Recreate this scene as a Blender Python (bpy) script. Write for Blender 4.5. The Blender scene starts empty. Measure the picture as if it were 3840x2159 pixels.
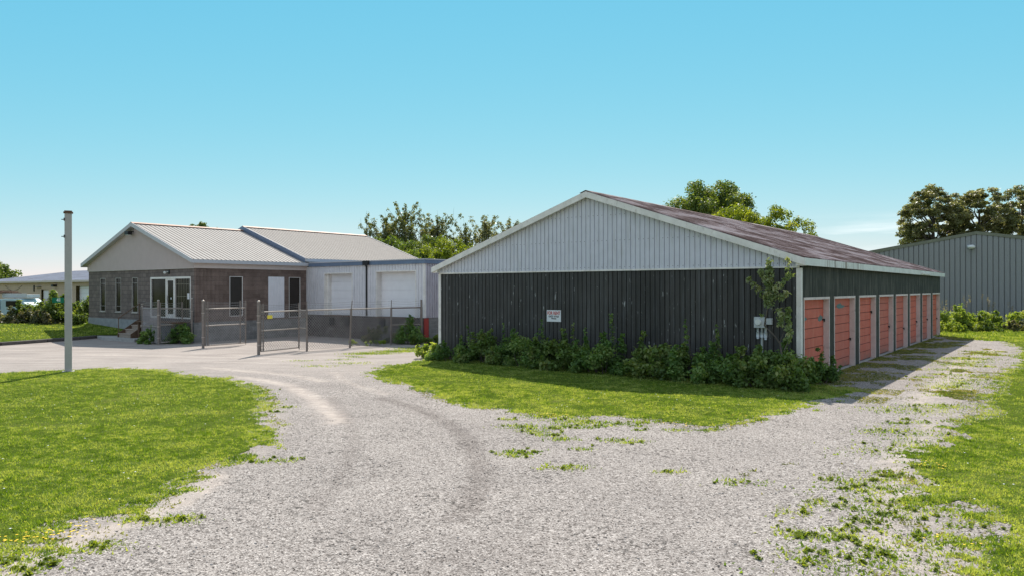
import bpy, math, random
import numpy as np
from mathutils import Matrix, Vector
R = math.radians
random.seed(7)
rng = np.random.default_rng(11)
sc = bpy.context.scene
COL = sc.collection

# ------------------------------------------------------------------ camera
CAM_H = 2.42
cam = bpy.data.objects.new('camera', bpy.data.cameras.new('camera'))
COL.objects.link(cam)
cam.data.sensor_width = 36.0
cam.data.sensor_fit = 'HORIZONTAL'
cam.data.lens = 36.0 * 2762.12 / 3840
cam.data.clip_end = 6000
cam.data.clip_start = 0.05
pit, rol = 0.0011, -0.0015
F = Vector((0, math.cos(pit), math.sin(pit))); U = Vector((0, -math.sin(pit), math.cos(pit))); X = Vector((1, 0, 0))
c_, s_ = math.cos(rol), math.sin(rol)
XR, UR = X * c_ + U * s_, U * c_ - X * s_
M = Matrix.Identity(4)
for i in range(3):
    M[i][0] = XR[i]; M[i][1] = UR[i]; M[i][2] = -F[i]
M[2][3] = CAM_H
cam.matrix_world = M
sc.camera = cam

# ------------------------------------------------------------------ sky, sun, exposure
SUN_EL, SUN_AZ = R(48.8), R(2.8)
w = bpy.data.worlds.new('World'); sc.world = w; w.use_nodes = True
nt = w.node_tree; nt.nodes.clear()
out = nt.nodes.new('ShaderNodeOutputWorld'); bg = nt.nodes.new('ShaderNodeBackground')
sky = nt.nodes.new('ShaderNodeTexSky'); sky.sky_type = 'NISHITA'; sky.sun_disc = False
sky.sun_elevation = SUN_EL; sky.sun_rotation = SUN_AZ
sky.air_density = 1.0; sky.dust_density = 0.0; sky.ozone_density = 1.0; sky.altitude = 200
# grade of the whole sky: the photograph's cyan, with its tonal range compressed
sep = nt.nodes.new('ShaderNodeSeparateColor'); com = nt.nodes.new('ShaderNodeCombineColor')
for i_, (k_, g_) in enumerate(((0.34, 1.12), (1.75, 0.40), (3.25, 0.14))):
    pw = nt.nodes.new('ShaderNodeMath'); pw.operation = 'POWER'; pw.inputs[1].default_value = g_
    ml = nt.nodes.new('ShaderNodeMath'); ml.operation = 'MULTIPLY'; ml.inputs[1].default_value = k_
    nt.links.new(sep.outputs[i_], pw.inputs[0]); nt.links.new(pw.outputs[0], ml.inputs[0]); nt.links.new(ml.outputs[0], com.inputs[i_])
# thin streaks of cloud low over the horizon, laid out by sky direction
tc = nt.nodes.new('ShaderNodeTexCoord'); mp = nt.nodes.new('ShaderNodeMapping')
mp.inputs['Scale'].default_value = (3, 3, 42)
nz = nt.nodes.new('ShaderNodeTexNoise'); nz.inputs['Scale'].default_value = 1.6; nz.inputs['Detail'].default_value = 5
rp = nt.nodes.new('ShaderNodeValToRGB'); rp.color_ramp.elements[0].position = 0.50; rp.color_ramp.elements[1].position = 0.70
sp = nt.nodes.new('ShaderNodeSeparateXYZ')
rz = nt.nodes.new('ShaderNodeValToRGB')
cr = rz.color_ramp; cr.elements[0].position = 0.03; cr.elements[0].color = (0, 0, 0, 1); cr.elements[1].position = 0.065; cr.elements[1].color = (1, 1, 1, 1)
e = cr.elements.new(0.095); e.color = (0, 0, 0, 1)
rx = nt.nodes.new('ShaderNodeMapRange'); rx.inputs[1].default_value = 0.30; rx.inputs[2].default_value = 0.42
m1 = nt.nodes.new('ShaderNodeMath'); m1.operation = 'MULTIPLY'; m2 = nt.nodes.new('ShaderNodeMath'); m2.operation = 'MULTIPLY'
mix = nt.nodes.new('ShaderNodeMix'); mix.data_type = 'RGBA'; mix.inputs[7].default_value = (5.2, 5.7, 5.8, 1)
L = nt.links.new
L(tc.outputs['Generated'], mp.inputs[0]); L(mp.outputs[0], nz.inputs[0]); L(nz.outputs[0], rp.inputs[0])
L(tc.outputs['Generated'], sp.inputs[0]); L(sp.outputs[2], rz.inputs[0]); L(sp.outputs[0], rx.inputs[0])
L(rp.outputs[0], m1.inputs[0]); L(rz.outputs[0], m1.inputs[1]); L(m1.outputs[0], m2.inputs[0]); L(rx.outputs[0], m2.inputs[1])
# unseen sky overhead and behind the camera, blended paler to lift the shade
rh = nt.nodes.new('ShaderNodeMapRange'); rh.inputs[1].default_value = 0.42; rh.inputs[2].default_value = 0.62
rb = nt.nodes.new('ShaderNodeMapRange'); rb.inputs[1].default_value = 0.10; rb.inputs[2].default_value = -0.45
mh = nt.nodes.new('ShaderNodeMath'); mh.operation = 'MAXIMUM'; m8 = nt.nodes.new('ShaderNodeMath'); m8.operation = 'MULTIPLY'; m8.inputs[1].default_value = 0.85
fill_mix = nt.nodes.new('ShaderNodeMix'); fill_mix.data_type = 'RGBA'; fill_mix.inputs[7].default_value = (3.05, 3.35, 3.85, 1)
L(sp.outputs[2], rh.inputs[0]); L(sp.outputs[1], rb.inputs[0]); L(rh.outputs[0], mh.inputs[0]); L(rb.outputs[0], mh.inputs[1]); L(mh.outputs[0], m8.inputs[0]); L(m8.outputs[0], fill_mix.inputs[0])
L(sky.outputs[0], sep.inputs[0]); L(com.outputs[0], fill_mix.inputs[6]); L(fill_mix.outputs[2], mix.inputs[6]); L(m2.outputs[0], mix.inputs[0])
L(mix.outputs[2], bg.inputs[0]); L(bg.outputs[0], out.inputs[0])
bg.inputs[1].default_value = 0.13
sun = bpy.data.objects.new('sun', bpy.data.lights.new('sun', 'SUN')); COL.objects.link(sun)
sun.data.energy = 4.4; sun.data.angle = R(0.5); sun.data.color = (1.0, 0.93, 0.83)
sd = Vector((math.sin(SUN_AZ) * math.cos(SUN_EL), math.cos(SUN_AZ) * math.cos(SUN_EL), math.sin(SUN_EL)))
sun.rotation_euler = sd.to_track_quat('Z', 'Y').to_euler()
sc.view_settings.view_transform = 'Standard'; sc.view_settings.look = 'None'
sc.view_settings.exposure = 0.6; sc.view_settings.gamma = 1

# ------------------------------------------------------------------ materials
def mat(name, rough=0.7, spec=0.3, metal=0.0):
    m = bpy.data.materials.new(name); m.use_nodes = True
    b = m.node_tree.nodes['Principled BSDF']
    b.inputs['Roughness'].default_value = rough; b.inputs['Specular IOR Level'].default_value = spec; b.inputs['Metallic'].default_value = metal
    return m, m.node_tree, b
def N(nt, t, **k):
    n = nt.nodes.new('ShaderNode' + t)
    for a, v in k.items():
        if a in n.inputs: n.inputs[a].default_value = v
        else: setattr(n, a, v)
    return n
def coords(nt, scale=(1, 1, 1), rot=(0, 0, 0)):
    tc = N(nt, 'TexCoord'); mp = N(nt, 'Mapping'); mp.inputs['Scale'].default_value = scale; mp.inputs['Rotation'].default_value = rot
    nt.links.new(tc.outputs['Object'], mp.inputs[0]); return mp.outputs[0]
def noise(nt, v, scale, detail=4, rough=0.6):
    n = N(nt, 'TexNoise', Scale=scale, Detail=detail, Roughness=rough); nt.links.new(v, n.inputs[0]); return n.outputs[0]
def ramp(nt, v, *st):
    r = N(nt, 'ValToRGB'); cr = r.color_ramp
    while len(cr.elements) < len(st): cr.elements.new(0.5)
    for e, (p, c) in zip(cr.elements, st):
        e.position = p; e.color = (c[0], c[1], c[2], 1) if hasattr(c, '__len__') else (c, c, c, 1)
    nt.links.new(v, r.inputs[0]); return r.outputs[0]
def mixc(nt, f, a, b, mode='MIX'):
    m = N(nt, 'Mix', data_type='RGBA'); m.blend_type = mode
    for i, v in ((0, f), (6, a), (7, b)):
        if isinstance(v, bpy.types.NodeSocket): nt.links.new(v, m.inputs[i])
        elif i == 0: m.inputs[0].default_value = v
        else: m.inputs[i].default_value = (v[0], v[1], v[2], 1) if hasattr(v, '__len__') else (v, v, v, 1)
    return m.outputs[2]
def math_(nt, op, a, b=0.0):
    m = N(nt, 'Math', operation=op)
    for i, v in ((0, a), (1, b)):
        if isinstance(v, bpy.types.NodeSocket): nt.links.new(v, m.inputs[i])
        else: m.inputs[i].default_value = v
    return m.outputs[0]
def bump(nt, b, h, strength=0.5, dist=0.01):
    n = N(nt, 'Bump', Strength=strength, Distance=dist); nt.links.new(h, n.inputs['Height']); nt.links.new(n.outputs[0], b.inputs['Normal'])
def plain(name, c, rough=0.6, spec=0.3, metal=0.0, var=0.12, scale=3.0, stretch=(1, 1, 1), dirt=None, dirt_amt=0.35, dscale=5.0, dstretch=(1, 1, 1), lo=0.55, hi=0.72):
    """a paint or metal of one colour, mottled a little, with optional blotches of dirt or wear"""
    m, nt, b = mat(name, rough, spec, metal)
    c = (c[0], min(1, c[1]*1.05), min(1, c[2]*1.07))
    v = coords(nt, stretch)
    n = noise(nt, v, scale, 5)
    a = tuple(x * (1 - var) for x in c); d = tuple(min(1, x * (1 + var)) for x in c)
    col = ramp(nt, n, (0.3, a), (0.7, d))
    if dirt:
        f = ramp(nt, noise(nt, coords(nt, dstretch), dscale, 7, 0.65), (lo, 0.0), (hi, dirt_amt))
        col = mixc(nt, f, col, dirt)
    nt.links.new(col, b.inputs['Base Color'])
    bump(nt, b, noise(nt, v, scale * 8, 3), 0.12, 0.005)
    return m
M_ = {}
M_['white_trim'] = plain('white_trim_paint', (0.78, 0.72, 0.68), 0.5, dirt=(0.40, 0.36, 0.31), dirt_amt=0.5, dscale=4, dstretch=(2, 2, 1))
M_['fascia_rust'] = plain('fascia_paint', (0.72, 0.70, 0.66), 0.5, dirt=(0.26, 0.15, 0.09), dirt_amt=0.95, dscale=2.6, dstretch=(5, 5, 0.25), lo=0.66, hi=0.74)
m = M_['fascia_rust']; nt = m.node_tree; b = nt.nodes['Principled BSDF']; src = b.inputs['Base Color'].links[0].from_socket
sx_ = N(nt, 'SeparateXYZ'); nt.links.new(coords(nt), sx_.inputs[0])
msk = ramp(nt, math_(nt, 'MULTIPLY', sx_.outputs[0], 0.04), (0.06, 0.0), (0.075, 1.0), (0.22, 1.0), (0.25, 0.0))
dr_f = ramp(nt, noise(nt, coords(nt, (5.0, 1, 0.2)), 2.2, 6, 0.75), (0.50, 0.0), (0.58, 0.9))
nt.links.new(mixc(nt, math_(nt, 'MULTIPLY', msk, dr_f), src, (0.16, 0.10, 0.06)), b.inputs['Base Color'])
M_['gable_white'] = plain('gable_cladding_paint', (0.62, 0.60, 0.66), 0.45, var=0.05, dirt=(0.40, 0.40, 0.37), dirt_amt=0.4, dscale=2, dstretch=(4, 4, 0.5))
# barn dark green cladding with flaked paint and streaks
m, nt, b = mat('dark_green_cladding_paint', 0.55, 0.35)
v = coords(nt)
base = ramp(nt, noise(nt, v, 1.2, 5), (0.3, (0.036, 0.036, 0.035)), (0.7, (0.054, 0.052, 0.050)))
st = ramp(nt, noise(nt, coords(nt, (9, 9, 0.35)), 1.5, 6, 0.7), (0.50, 0.0), (0.72, 0.5))
base = mixc(nt, st, base, (0.13, 0.14, 0.15))
fl = ramp(nt, noise(nt, coords(nt, (7, 7, 1.1)), 2.7, 8, 0.62), (0.665, 0.0), (0.68, 0.8))
base = mixc(nt, fl, base, (0.50, 0.52, 0.52))
sy_ = N(nt, 'SeparateXYZ'); nt.links.new(v, sy_.inputs[0])
pan = N(nt, 'TexWhiteNoise'); pan.noise_dimensions = '1D'; nt.links.new(math_(nt, 'FLOOR', math_(nt, 'MULTIPLY', sy_.outputs[1], 1/0.914)), pan.inputs['W'])
base = mixc(nt, 1.0, base, ramp(nt, pan.outputs[0], (0.0, 0.82), (1.0, 1.22)), 'MULTIPLY')
mud = math_(nt, 'MULTIPLY', ramp(nt, sy_.outputs[2], (0.1, 0.7), (0.9, 0.0)), noise(nt, v, 4, 5)); base = mixc(nt, mud, base, (0.13, 0.115, 0.095))
nt.links.new(base, b.inputs['Base Color']); bump(nt, b, noise(nt, coords(nt, (1, 1, 0.6)), 1.6, 3), 0.5, 0.05); M_['dark_clad'] = m
m, nt, b = mat('dark_corrugated_side_paint', 0.6, 0.3)
base = ramp(nt, noise(nt, coords(nt), 1.5, 5), (0.3, (0.026, 0.032, 0.028)), (0.7, (0.045, 0.052, 0.045)))
st = ramp(nt, noise(nt, coords(nt, (8, 8, 0.35)), 2.0, 6, 0.7), (0.47, 0.0), (0.66, 0.85))
base = mixc(nt, st, base, (0.15, 0.15, 0.13))
nt.links.new(base, b.inputs['Base Color']); M_['dark_side'] = m
# barn roof: galvanised sheet gone to rust
m, nt, b = mat('rusty_metal_roof', 0.85, 0.1)
a = noise(nt, coords(nt, (0.30, 0.75, 0.75), (0, 0, R(18))), 1.5, 7, 0.66)
a2 = noise(nt, coords(nt, (7, 0.9, 0.9)), 2.0, 5, 0.7)
f = math_(nt, 'ADD', math_(nt, 'MULTIPLY', a, 0.66), math_(nt, 'MULTIPLY', a2, 0.34))
base = ramp(nt, f, (0.42, (0.40, 0.35, 0.36)), (0.49, (0.24, 0.18, 0.178)), (0.545, (0.105, 0.066, 0.062)))
nt.links.new(base, b.inputs['Base Color']); M_['rust_roof'] = m
M_['roof_underside'] = plain('roof_underside_timber', (0.20, 0.17, 0.14), 0.8)
# salmon garage doors with flaked blotches
m, nt, b = mat('salmon_door_paint', 0.6, 0.3)
v = coords(nt)
base = ramp(nt, noise(nt, v, 2, 6), (0.3, (0.52, 0.105, 0.062)), (0.7, (0.62, 0.15, 0.095)))
oi = N(nt, 'ObjectInfo')
base = mixc(nt, math_(nt, 'MULTIPLY', oi.outputs['Random'], 0.45), base, (0.40, 0.14, 0.11))
fade = ramp(nt, noise(nt, coords(nt, (3, 1, 0.5)), 2.2, 6, 0.7), (0.48, 0.0), (0.72, 0.45)); base = mixc(nt, fade, base, (0.58, 0.25, 0.19))
sz_ = N(nt, 'SeparateXYZ'); nt.links.new(v, sz_.inputs[0])
mud = math_(nt, 'MULTIPLY', ramp(nt, sz_.outputs[2], (0.03, 1.0), (0.40, 0.0)), ramp(nt, noise(nt, v, 6, 5), (0.35, 0.2), (0.65, 0.9))); base = mixc(nt, mud, base, (0.22, 0.15, 0.12))
nt.links.new(base, b.inputs['Base Color']); bump(nt, b, noise(nt, coords(nt, (1, 1, 6)), 14, 4), 0.3, 0.006); M_['salmon'] = m
M_['door_groove'] = plain('door_groove_backing', (0.16, 0.05, 0.04), 0.8)  # dark red backing that shows in the gaps between door boards
M_['flaked_blotch'] = plain('grey_green_undercoat', (0.12, 0.19, 0.18), 0.8, var=0.3, scale=20)
M_['jamb'] = plain('weathered_white_jamb', (0.66, 0.56, 0.52), 0.8, var=0.1, dirt=(0.25, 0.22, 0.18), dirt_amt=0.6, dscale=5)
M_['black'] = plain('black_metal', (0.02, 0.02, 0.022), 0.5)
M_['dark_bumper'] = plain('black_rubber', (0.025, 0.024, 0.024), 0.8)
# concrete block, seen on faces in the y-z or x-z plane of the building
def block_mat(name, c1, c2, mortar, axis, bw=0.4, bh=0.2, stain=None, msize=0.012):
    m, nt, b = mat(name, 0.9, 0.2)
    tc = N(nt, 'TexCoord'); s = N(nt, 'SeparateXYZ'); c = N(nt, 'CombineXYZ')
    nt.links.new(tc.outputs['Object'], s.inputs[0]); nt.links.new(s.outputs[axis], c.inputs[0]); nt.links.new(s.outputs[2], c.inputs[1])
    br = N(nt, 'TexBrick', Scale=1.0); br.inputs['Brick Width'].default_value = bw; br.inputs['Row Height'].default_value = bh
    br.inputs['Mortar Size'].default_value = msize; br.inputs['Bias'].default_value = 0.0; br.inputs['Mortar Smooth'].default_value = 0.3
    br.inputs['Color1'].default_value = (*c1, 1); br.inputs['Color2'].default_value = (*c2, 1); br.inputs['Mortar'].default_value = (*mortar, 1)
    nt.links.new(c.outputs[0], br.inputs[0])
    col = mixc(nt, 0.5, br.outputs[0], ramp(nt, noise(nt, tc.outputs['Object'], 2.2, 6), (0.3, 0.55), (0.7, 1.35)), 'MULTIPLY')
    col = mixc(nt, 0.45, col, ramp(nt, noise(nt, tc.outputs['Object'], 30, 3), (0.3, 0.5), (0.7, 1.5)), 'MULTIPLY')
    if stain:
        f = ramp(nt, noise(nt, coords(nt, (1, 1, 1)), 1.6, 7, 0.7), (0.5, 0.0), (0.66, 0.75)); col = mixc(nt, f, col, stain)
    nt.links.new(col, b.inputs['Base Color'])
    bump(nt, b, br.outputs['Fac'], -0.5, 0.01)
    return m
M_['block_front'] = block_mat('grey_split_block', (0.215, 0.18, 0.165), (0.155, 0.13, 0.12), (0.11, 0.095, 0.09), 1, msize=0.016)
M_['block_side'] = block_mat('ribbed_brown_block', (0.265, 0.205, 0.18), (0.20, 0.15, 0.13), (0.16, 0.125, 0.11), 0, msize=0.008)
M_['block_base'] = block_mat('foundation_block', (0.24, 0.235, 0.23), (0.19, 0.185, 0.18), (0.26, 0.25, 0.24), 0)
M_['block_dock'] = block_mat('dock_block', (0.115, 0.10, 0.095), (0.08, 0.07, 0.067), (0.15, 0.135, 0.13), 1, stain=(0.25, 0.235, 0.225))
M_['foundation'] = plain('parged_foundation', (0.26, 0.27, 0.28), 0.9, var=0.2)
M_['tan_clad'] = plain('tan_grey_cladding', (0.54, 0.45, 0.43), 0.5, var=0.04)
M_['frieze'] = plain('beige_frieze', (0.62, 0.51, 0.47), 0.6, var=0.05)
M_['fascia_blue'] = plain('grey_blue_fascia', (0.50, 0.48, 0.50), 0.4, var=0.05)
M_['flash_blue'] = plain('slate_blue_flashing', (0.155, 0.20, 0.29), 0.35, var=0.1, metal=0.2)
M_['office_roof'] = plain('cream_standing_seam', (0.42, 0.385, 0.36), 0.85, 0.08, var=0.04, scale=1.0, dirt=(0.35, 0.32, 0.30), dirt_amt=0.5, dscale=1.5)
M_['seam'] = plain('shaded_seam_brown', (0.13, 0.085, 0.07), 0.6)  # shade of the roof seams put into their colour as brown
M_['rear_roof'] = plain('cream_rear_seam_roof', (0.37, 0.335, 0.31), 0.85, 0.08, var=0.04)
M_['ridge_cap'] = plain('rust_ridge_cap', (0.45, 0.26, 0.19), 0.6)
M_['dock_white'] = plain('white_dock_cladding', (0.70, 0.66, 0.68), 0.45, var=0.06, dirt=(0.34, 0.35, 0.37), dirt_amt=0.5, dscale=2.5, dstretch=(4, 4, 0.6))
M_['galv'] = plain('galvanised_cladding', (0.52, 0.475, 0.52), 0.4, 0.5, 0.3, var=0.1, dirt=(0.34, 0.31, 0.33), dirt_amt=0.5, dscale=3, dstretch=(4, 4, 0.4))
M_['door_white'] = plain('white_overhead_door', (0.84, 0.80, 0.82), 0.4, var=0.03)
M_['panel_white'] = plain('white_panel', (0.74, 0.70, 0.72), 0.45, var=0.04)
M_['alu'] = plain('white_aluminium_frame', (0.76, 0.70, 0.66), 0.4, 0.5)
M_['bars'] = plain('dull_brass_bars', (0.30, 0.27, 0.20), 0.5)
M_['dull_alu'] = plain('dull_aluminium', (0.42, 0.38, 0.35), 0.5)
M_['red_post'] = plain('red_oxide_post', (0.38, 0.05, 0.04), 0.6)
M_['soot'] = plain('dark_shutter', (0.035, 0.027, 0.022), 0.6)
m, nt, b = mat('tinted_glass', 0.10, 0.10)
nt.links.new(ramp(nt, noise(nt, coords(nt), 1.3, 3), (0.4, (0.012, 0.012, 0.010)), (0.6, (0.035, 0.032, 0.024))), b.inputs['Base Color']); M_['glass'] = m
M_['steel'] = plain('galvanised_pipe', (0.225, 0.185, 0.165), 0.5, 0.5, 0.35, var=0.2, scale=9)
M_['steel_light'] = plain('galvanised_rail', (0.40, 0.335, 0.29), 0.4, 0.5, 0.3, var=0.1, scale=9)
M_['wire'] = plain('galvanised_wire', (0.34, 0.31, 0.30), 0.45, 0.5, 0.35, var=0.1)
M_['rust_steel'] = plain('rusty_steel', (0.14, 0.08, 0.055), 0.85, var=0.3, scale=8)
M_['yellow'] = plain('yellow_plate', (0.85, 0.66, 0.08), 0.5, var=0.05)
M_['concrete'] = plain('pale_concrete', (0.36, 0.34, 0.32), 0.9, var=0.15, scale=5)
M_['wood_step'] = plain('weathered_step_timber', (0.33, 0.265, 0.22), 0.85, var=0.2, scale=4, stretch=(1, 6, 6))
M_['wood_dark'] = plain('brown_timber', (0.14, 0.085, 0.055), 0.85, var=0.2)
M_['kerb_wood'] = plain('old_railway_tie', (0.11, 0.095, 0.09), 0.9, var=0.35, scale=5, stretch=(1, 1, 5))
M_['pole_paint'] = plain('grey_white_pole_paint', (0.44, 0.40, 0.39), 0.6, var=0.07, scale=6, dirt=(0.30, 0.27, 0.26), dirt_amt=0.6, dscale=4, dstretch=(3, 3, 0.6), lo=0.6, hi=0.75)
M_['sign_green'] = plain('green_sign_plate', (0.0, 0.15, 0.085), 0.4, var=0.05)
M_['sign_white'] = plain('white_sign_board', (0.74, 0.74, 0.76), 0.5, var=0.02)
M_['letter_white'] = plain('white_lettering', (0.8, 0.8, 0.8), 0.5, var=0.01)
M_['letter_red'] = plain('red_lettering', (0.50, 0.03, 0.03), 0.5, var=0.02)
M_['letter_black'] = plain('black_lettering', (0.03, 0.03, 0.05), 0.5, var=0.02)
M_['utility_grey'] = plain('grey_utility_enamel', (0.50, 0.51, 0.52), 0.5, var=0.08, scale=12)
M_['pvc'] = plain('pale_conduit', (0.56, 0.58, 0.60), 0.5, var=0.08)
M_['far_beige'] = plain('beige_stucco', (0.52, 0.385, 0.29), 0.9, var=0.08, scale=1.5)
M_['far_roof'] = plain('worn_metal_roof', (0.15, 0.16, 0.205), 0.85, 0.08, 0.0, var=0.15, scale=1.0, stretch=(2, 0.3, 1), dirt=(0.09, 0.085, 0.10), dirt_amt=0.8, dscale=1.6, dstretch=(3, 0.4, 1), lo=0.5, hi=0.66)
M_['green_grey_clad'] = plain('green_grey_steel_cladding', (0.285, 0.285, 0.29), 0.5, 0.4, var=0.12, scale=14)
M_['olive_trim'] = plain('olive_eave_trim', (0.20, 0.20, 0.15), 0.5)
M_['truck_paint'] = plain('pale_teal_truck_paint', (0.38, 0.49, 0.52), 0.35, 0.5, var=0.05)
M_['truck_white'] = plain('white_truck_paint', (0.70, 0.70, 0.70), 0.35, 0.5, var=0.04)
M_['rubber'] = plain('tyre_rubber', (0.02, 0.02, 0.02), 0.9)
M_['lamp_glass'] = plain('frosted_lamp_cover', (0.72, 0.72, 0.70), 0.3, 0.5, var=0.03)

def leaf_mat(name, c_dark, c_mid, c_light, trans=0.45, rough=0.5, tint=None):
    m, nt, b = mat(name, rough, 0.35)
    at = N(nt, 'Attribute'); at.attribute_name = 'rnd'
    col = ramp(nt, at.outputs['Fac'], (0.0, c_dark), (0.55, c_mid), (0.97, c_light))
    nt.links.new(col, b.inputs['Base Color'])
    t = N(nt, 'BsdfTranslucent'); tcol = mixc(nt, 1.0, col, tint or (1.5, 1.35, 0.45), 'MULTIPLY')
    nt.links.new(tcol, t.inputs['Color'])
    mx = N(nt, 'MixShader'); mx.inputs[0].default_value = trans
    nt.links.new(b.outputs[0], mx.inputs[1]); nt.links.new(t.outputs[0], mx.inputs[2])
    nt.links.new(mx.outputs[0], nt.nodes['Material Output'].inputs['Surface'])
    return m
M_['leaf_dark'] = leaf_mat('dark_green_leaf', (0.055, 0.09, 0.025), (0.12, 0.185, 0.045), (0.24, 0.29, 0.09), 0.48)
M_['leaf_lime'] = leaf_mat('yellow_green_leaf', (0.10, 0.15, 0.02), (0.19, 0.26, 0.03), (0.32, 0.36, 0.06), 0.52)
M_['leaf_poplar'] = leaf_mat('poplar_leaf', (0.06, 0.085, 0.035), (0.14, 0.175, 0.065), (0.38, 0.36, 0.26), 0.42, 0.35)
M_['leaf_brown'] = leaf_mat('bronze_green_leaf', (0.09, 0.105, 0.050), (0.20, 0.215, 0.10), (0.42, 0.40, 0.27), 0.5, 0.4, (1.3, 1.25, 0.6))
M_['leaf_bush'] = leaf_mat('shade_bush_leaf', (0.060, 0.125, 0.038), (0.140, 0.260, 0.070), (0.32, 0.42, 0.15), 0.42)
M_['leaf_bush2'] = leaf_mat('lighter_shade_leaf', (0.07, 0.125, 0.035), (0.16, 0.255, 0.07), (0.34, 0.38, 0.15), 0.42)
M_['leaf_hedge'] = leaf_mat('hedge_leaf', (0.06, 0.10, 0.03), (0.14, 0.22, 0.05), (0.28, 0.34, 0.10), 0.48)
M_['leaf_weed'] = leaf_mat('weedy_leaf', (0.07, 0.085, 0.045), (0.15, 0.165, 0.085), (0.30, 0.26, 0.20), 0.4)
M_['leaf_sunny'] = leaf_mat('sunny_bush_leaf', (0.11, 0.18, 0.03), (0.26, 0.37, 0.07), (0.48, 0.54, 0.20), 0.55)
M_['leaf_sap'] = leaf_mat('sapling_leaf', (0.14, 0.20, 0.07), (0.26, 0.34, 0.15), (0.55, 0.56, 0.36), 0.35)
M_['grass'] = leaf_mat('grass_blade', (0.080, 0.150, 0.018), (0.175, 0.280, 0.034), (0.37, 0.44, 0.14), 0.5)
M_['grass_dry'] = leaf_mat('dry_grass_blade', (0.08, 0.105, 0.025), (0.15, 0.185, 0.045), (0.29, 0.28, 0.11), 0.45)
M_['flower'] = plain('yellow_petals', (0.85, 0.55, 0.02), 0.7, var=0.1)
M_['flower_white'] = plain('white_petals', (0.75, 0.75, 0.78), 0.7, var=0.05)
M_['plume'] = leaf_mat('grass_plume', (0.25, 0.22, 0.17), (0.36, 0.32, 0.26), (0.5, 0.46, 0.40), 0.4)
M_['bark'] = plain('grey_brown_bark', (0.11, 0.09, 0.075), 0.9, var=0.3, scale=6)

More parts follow.
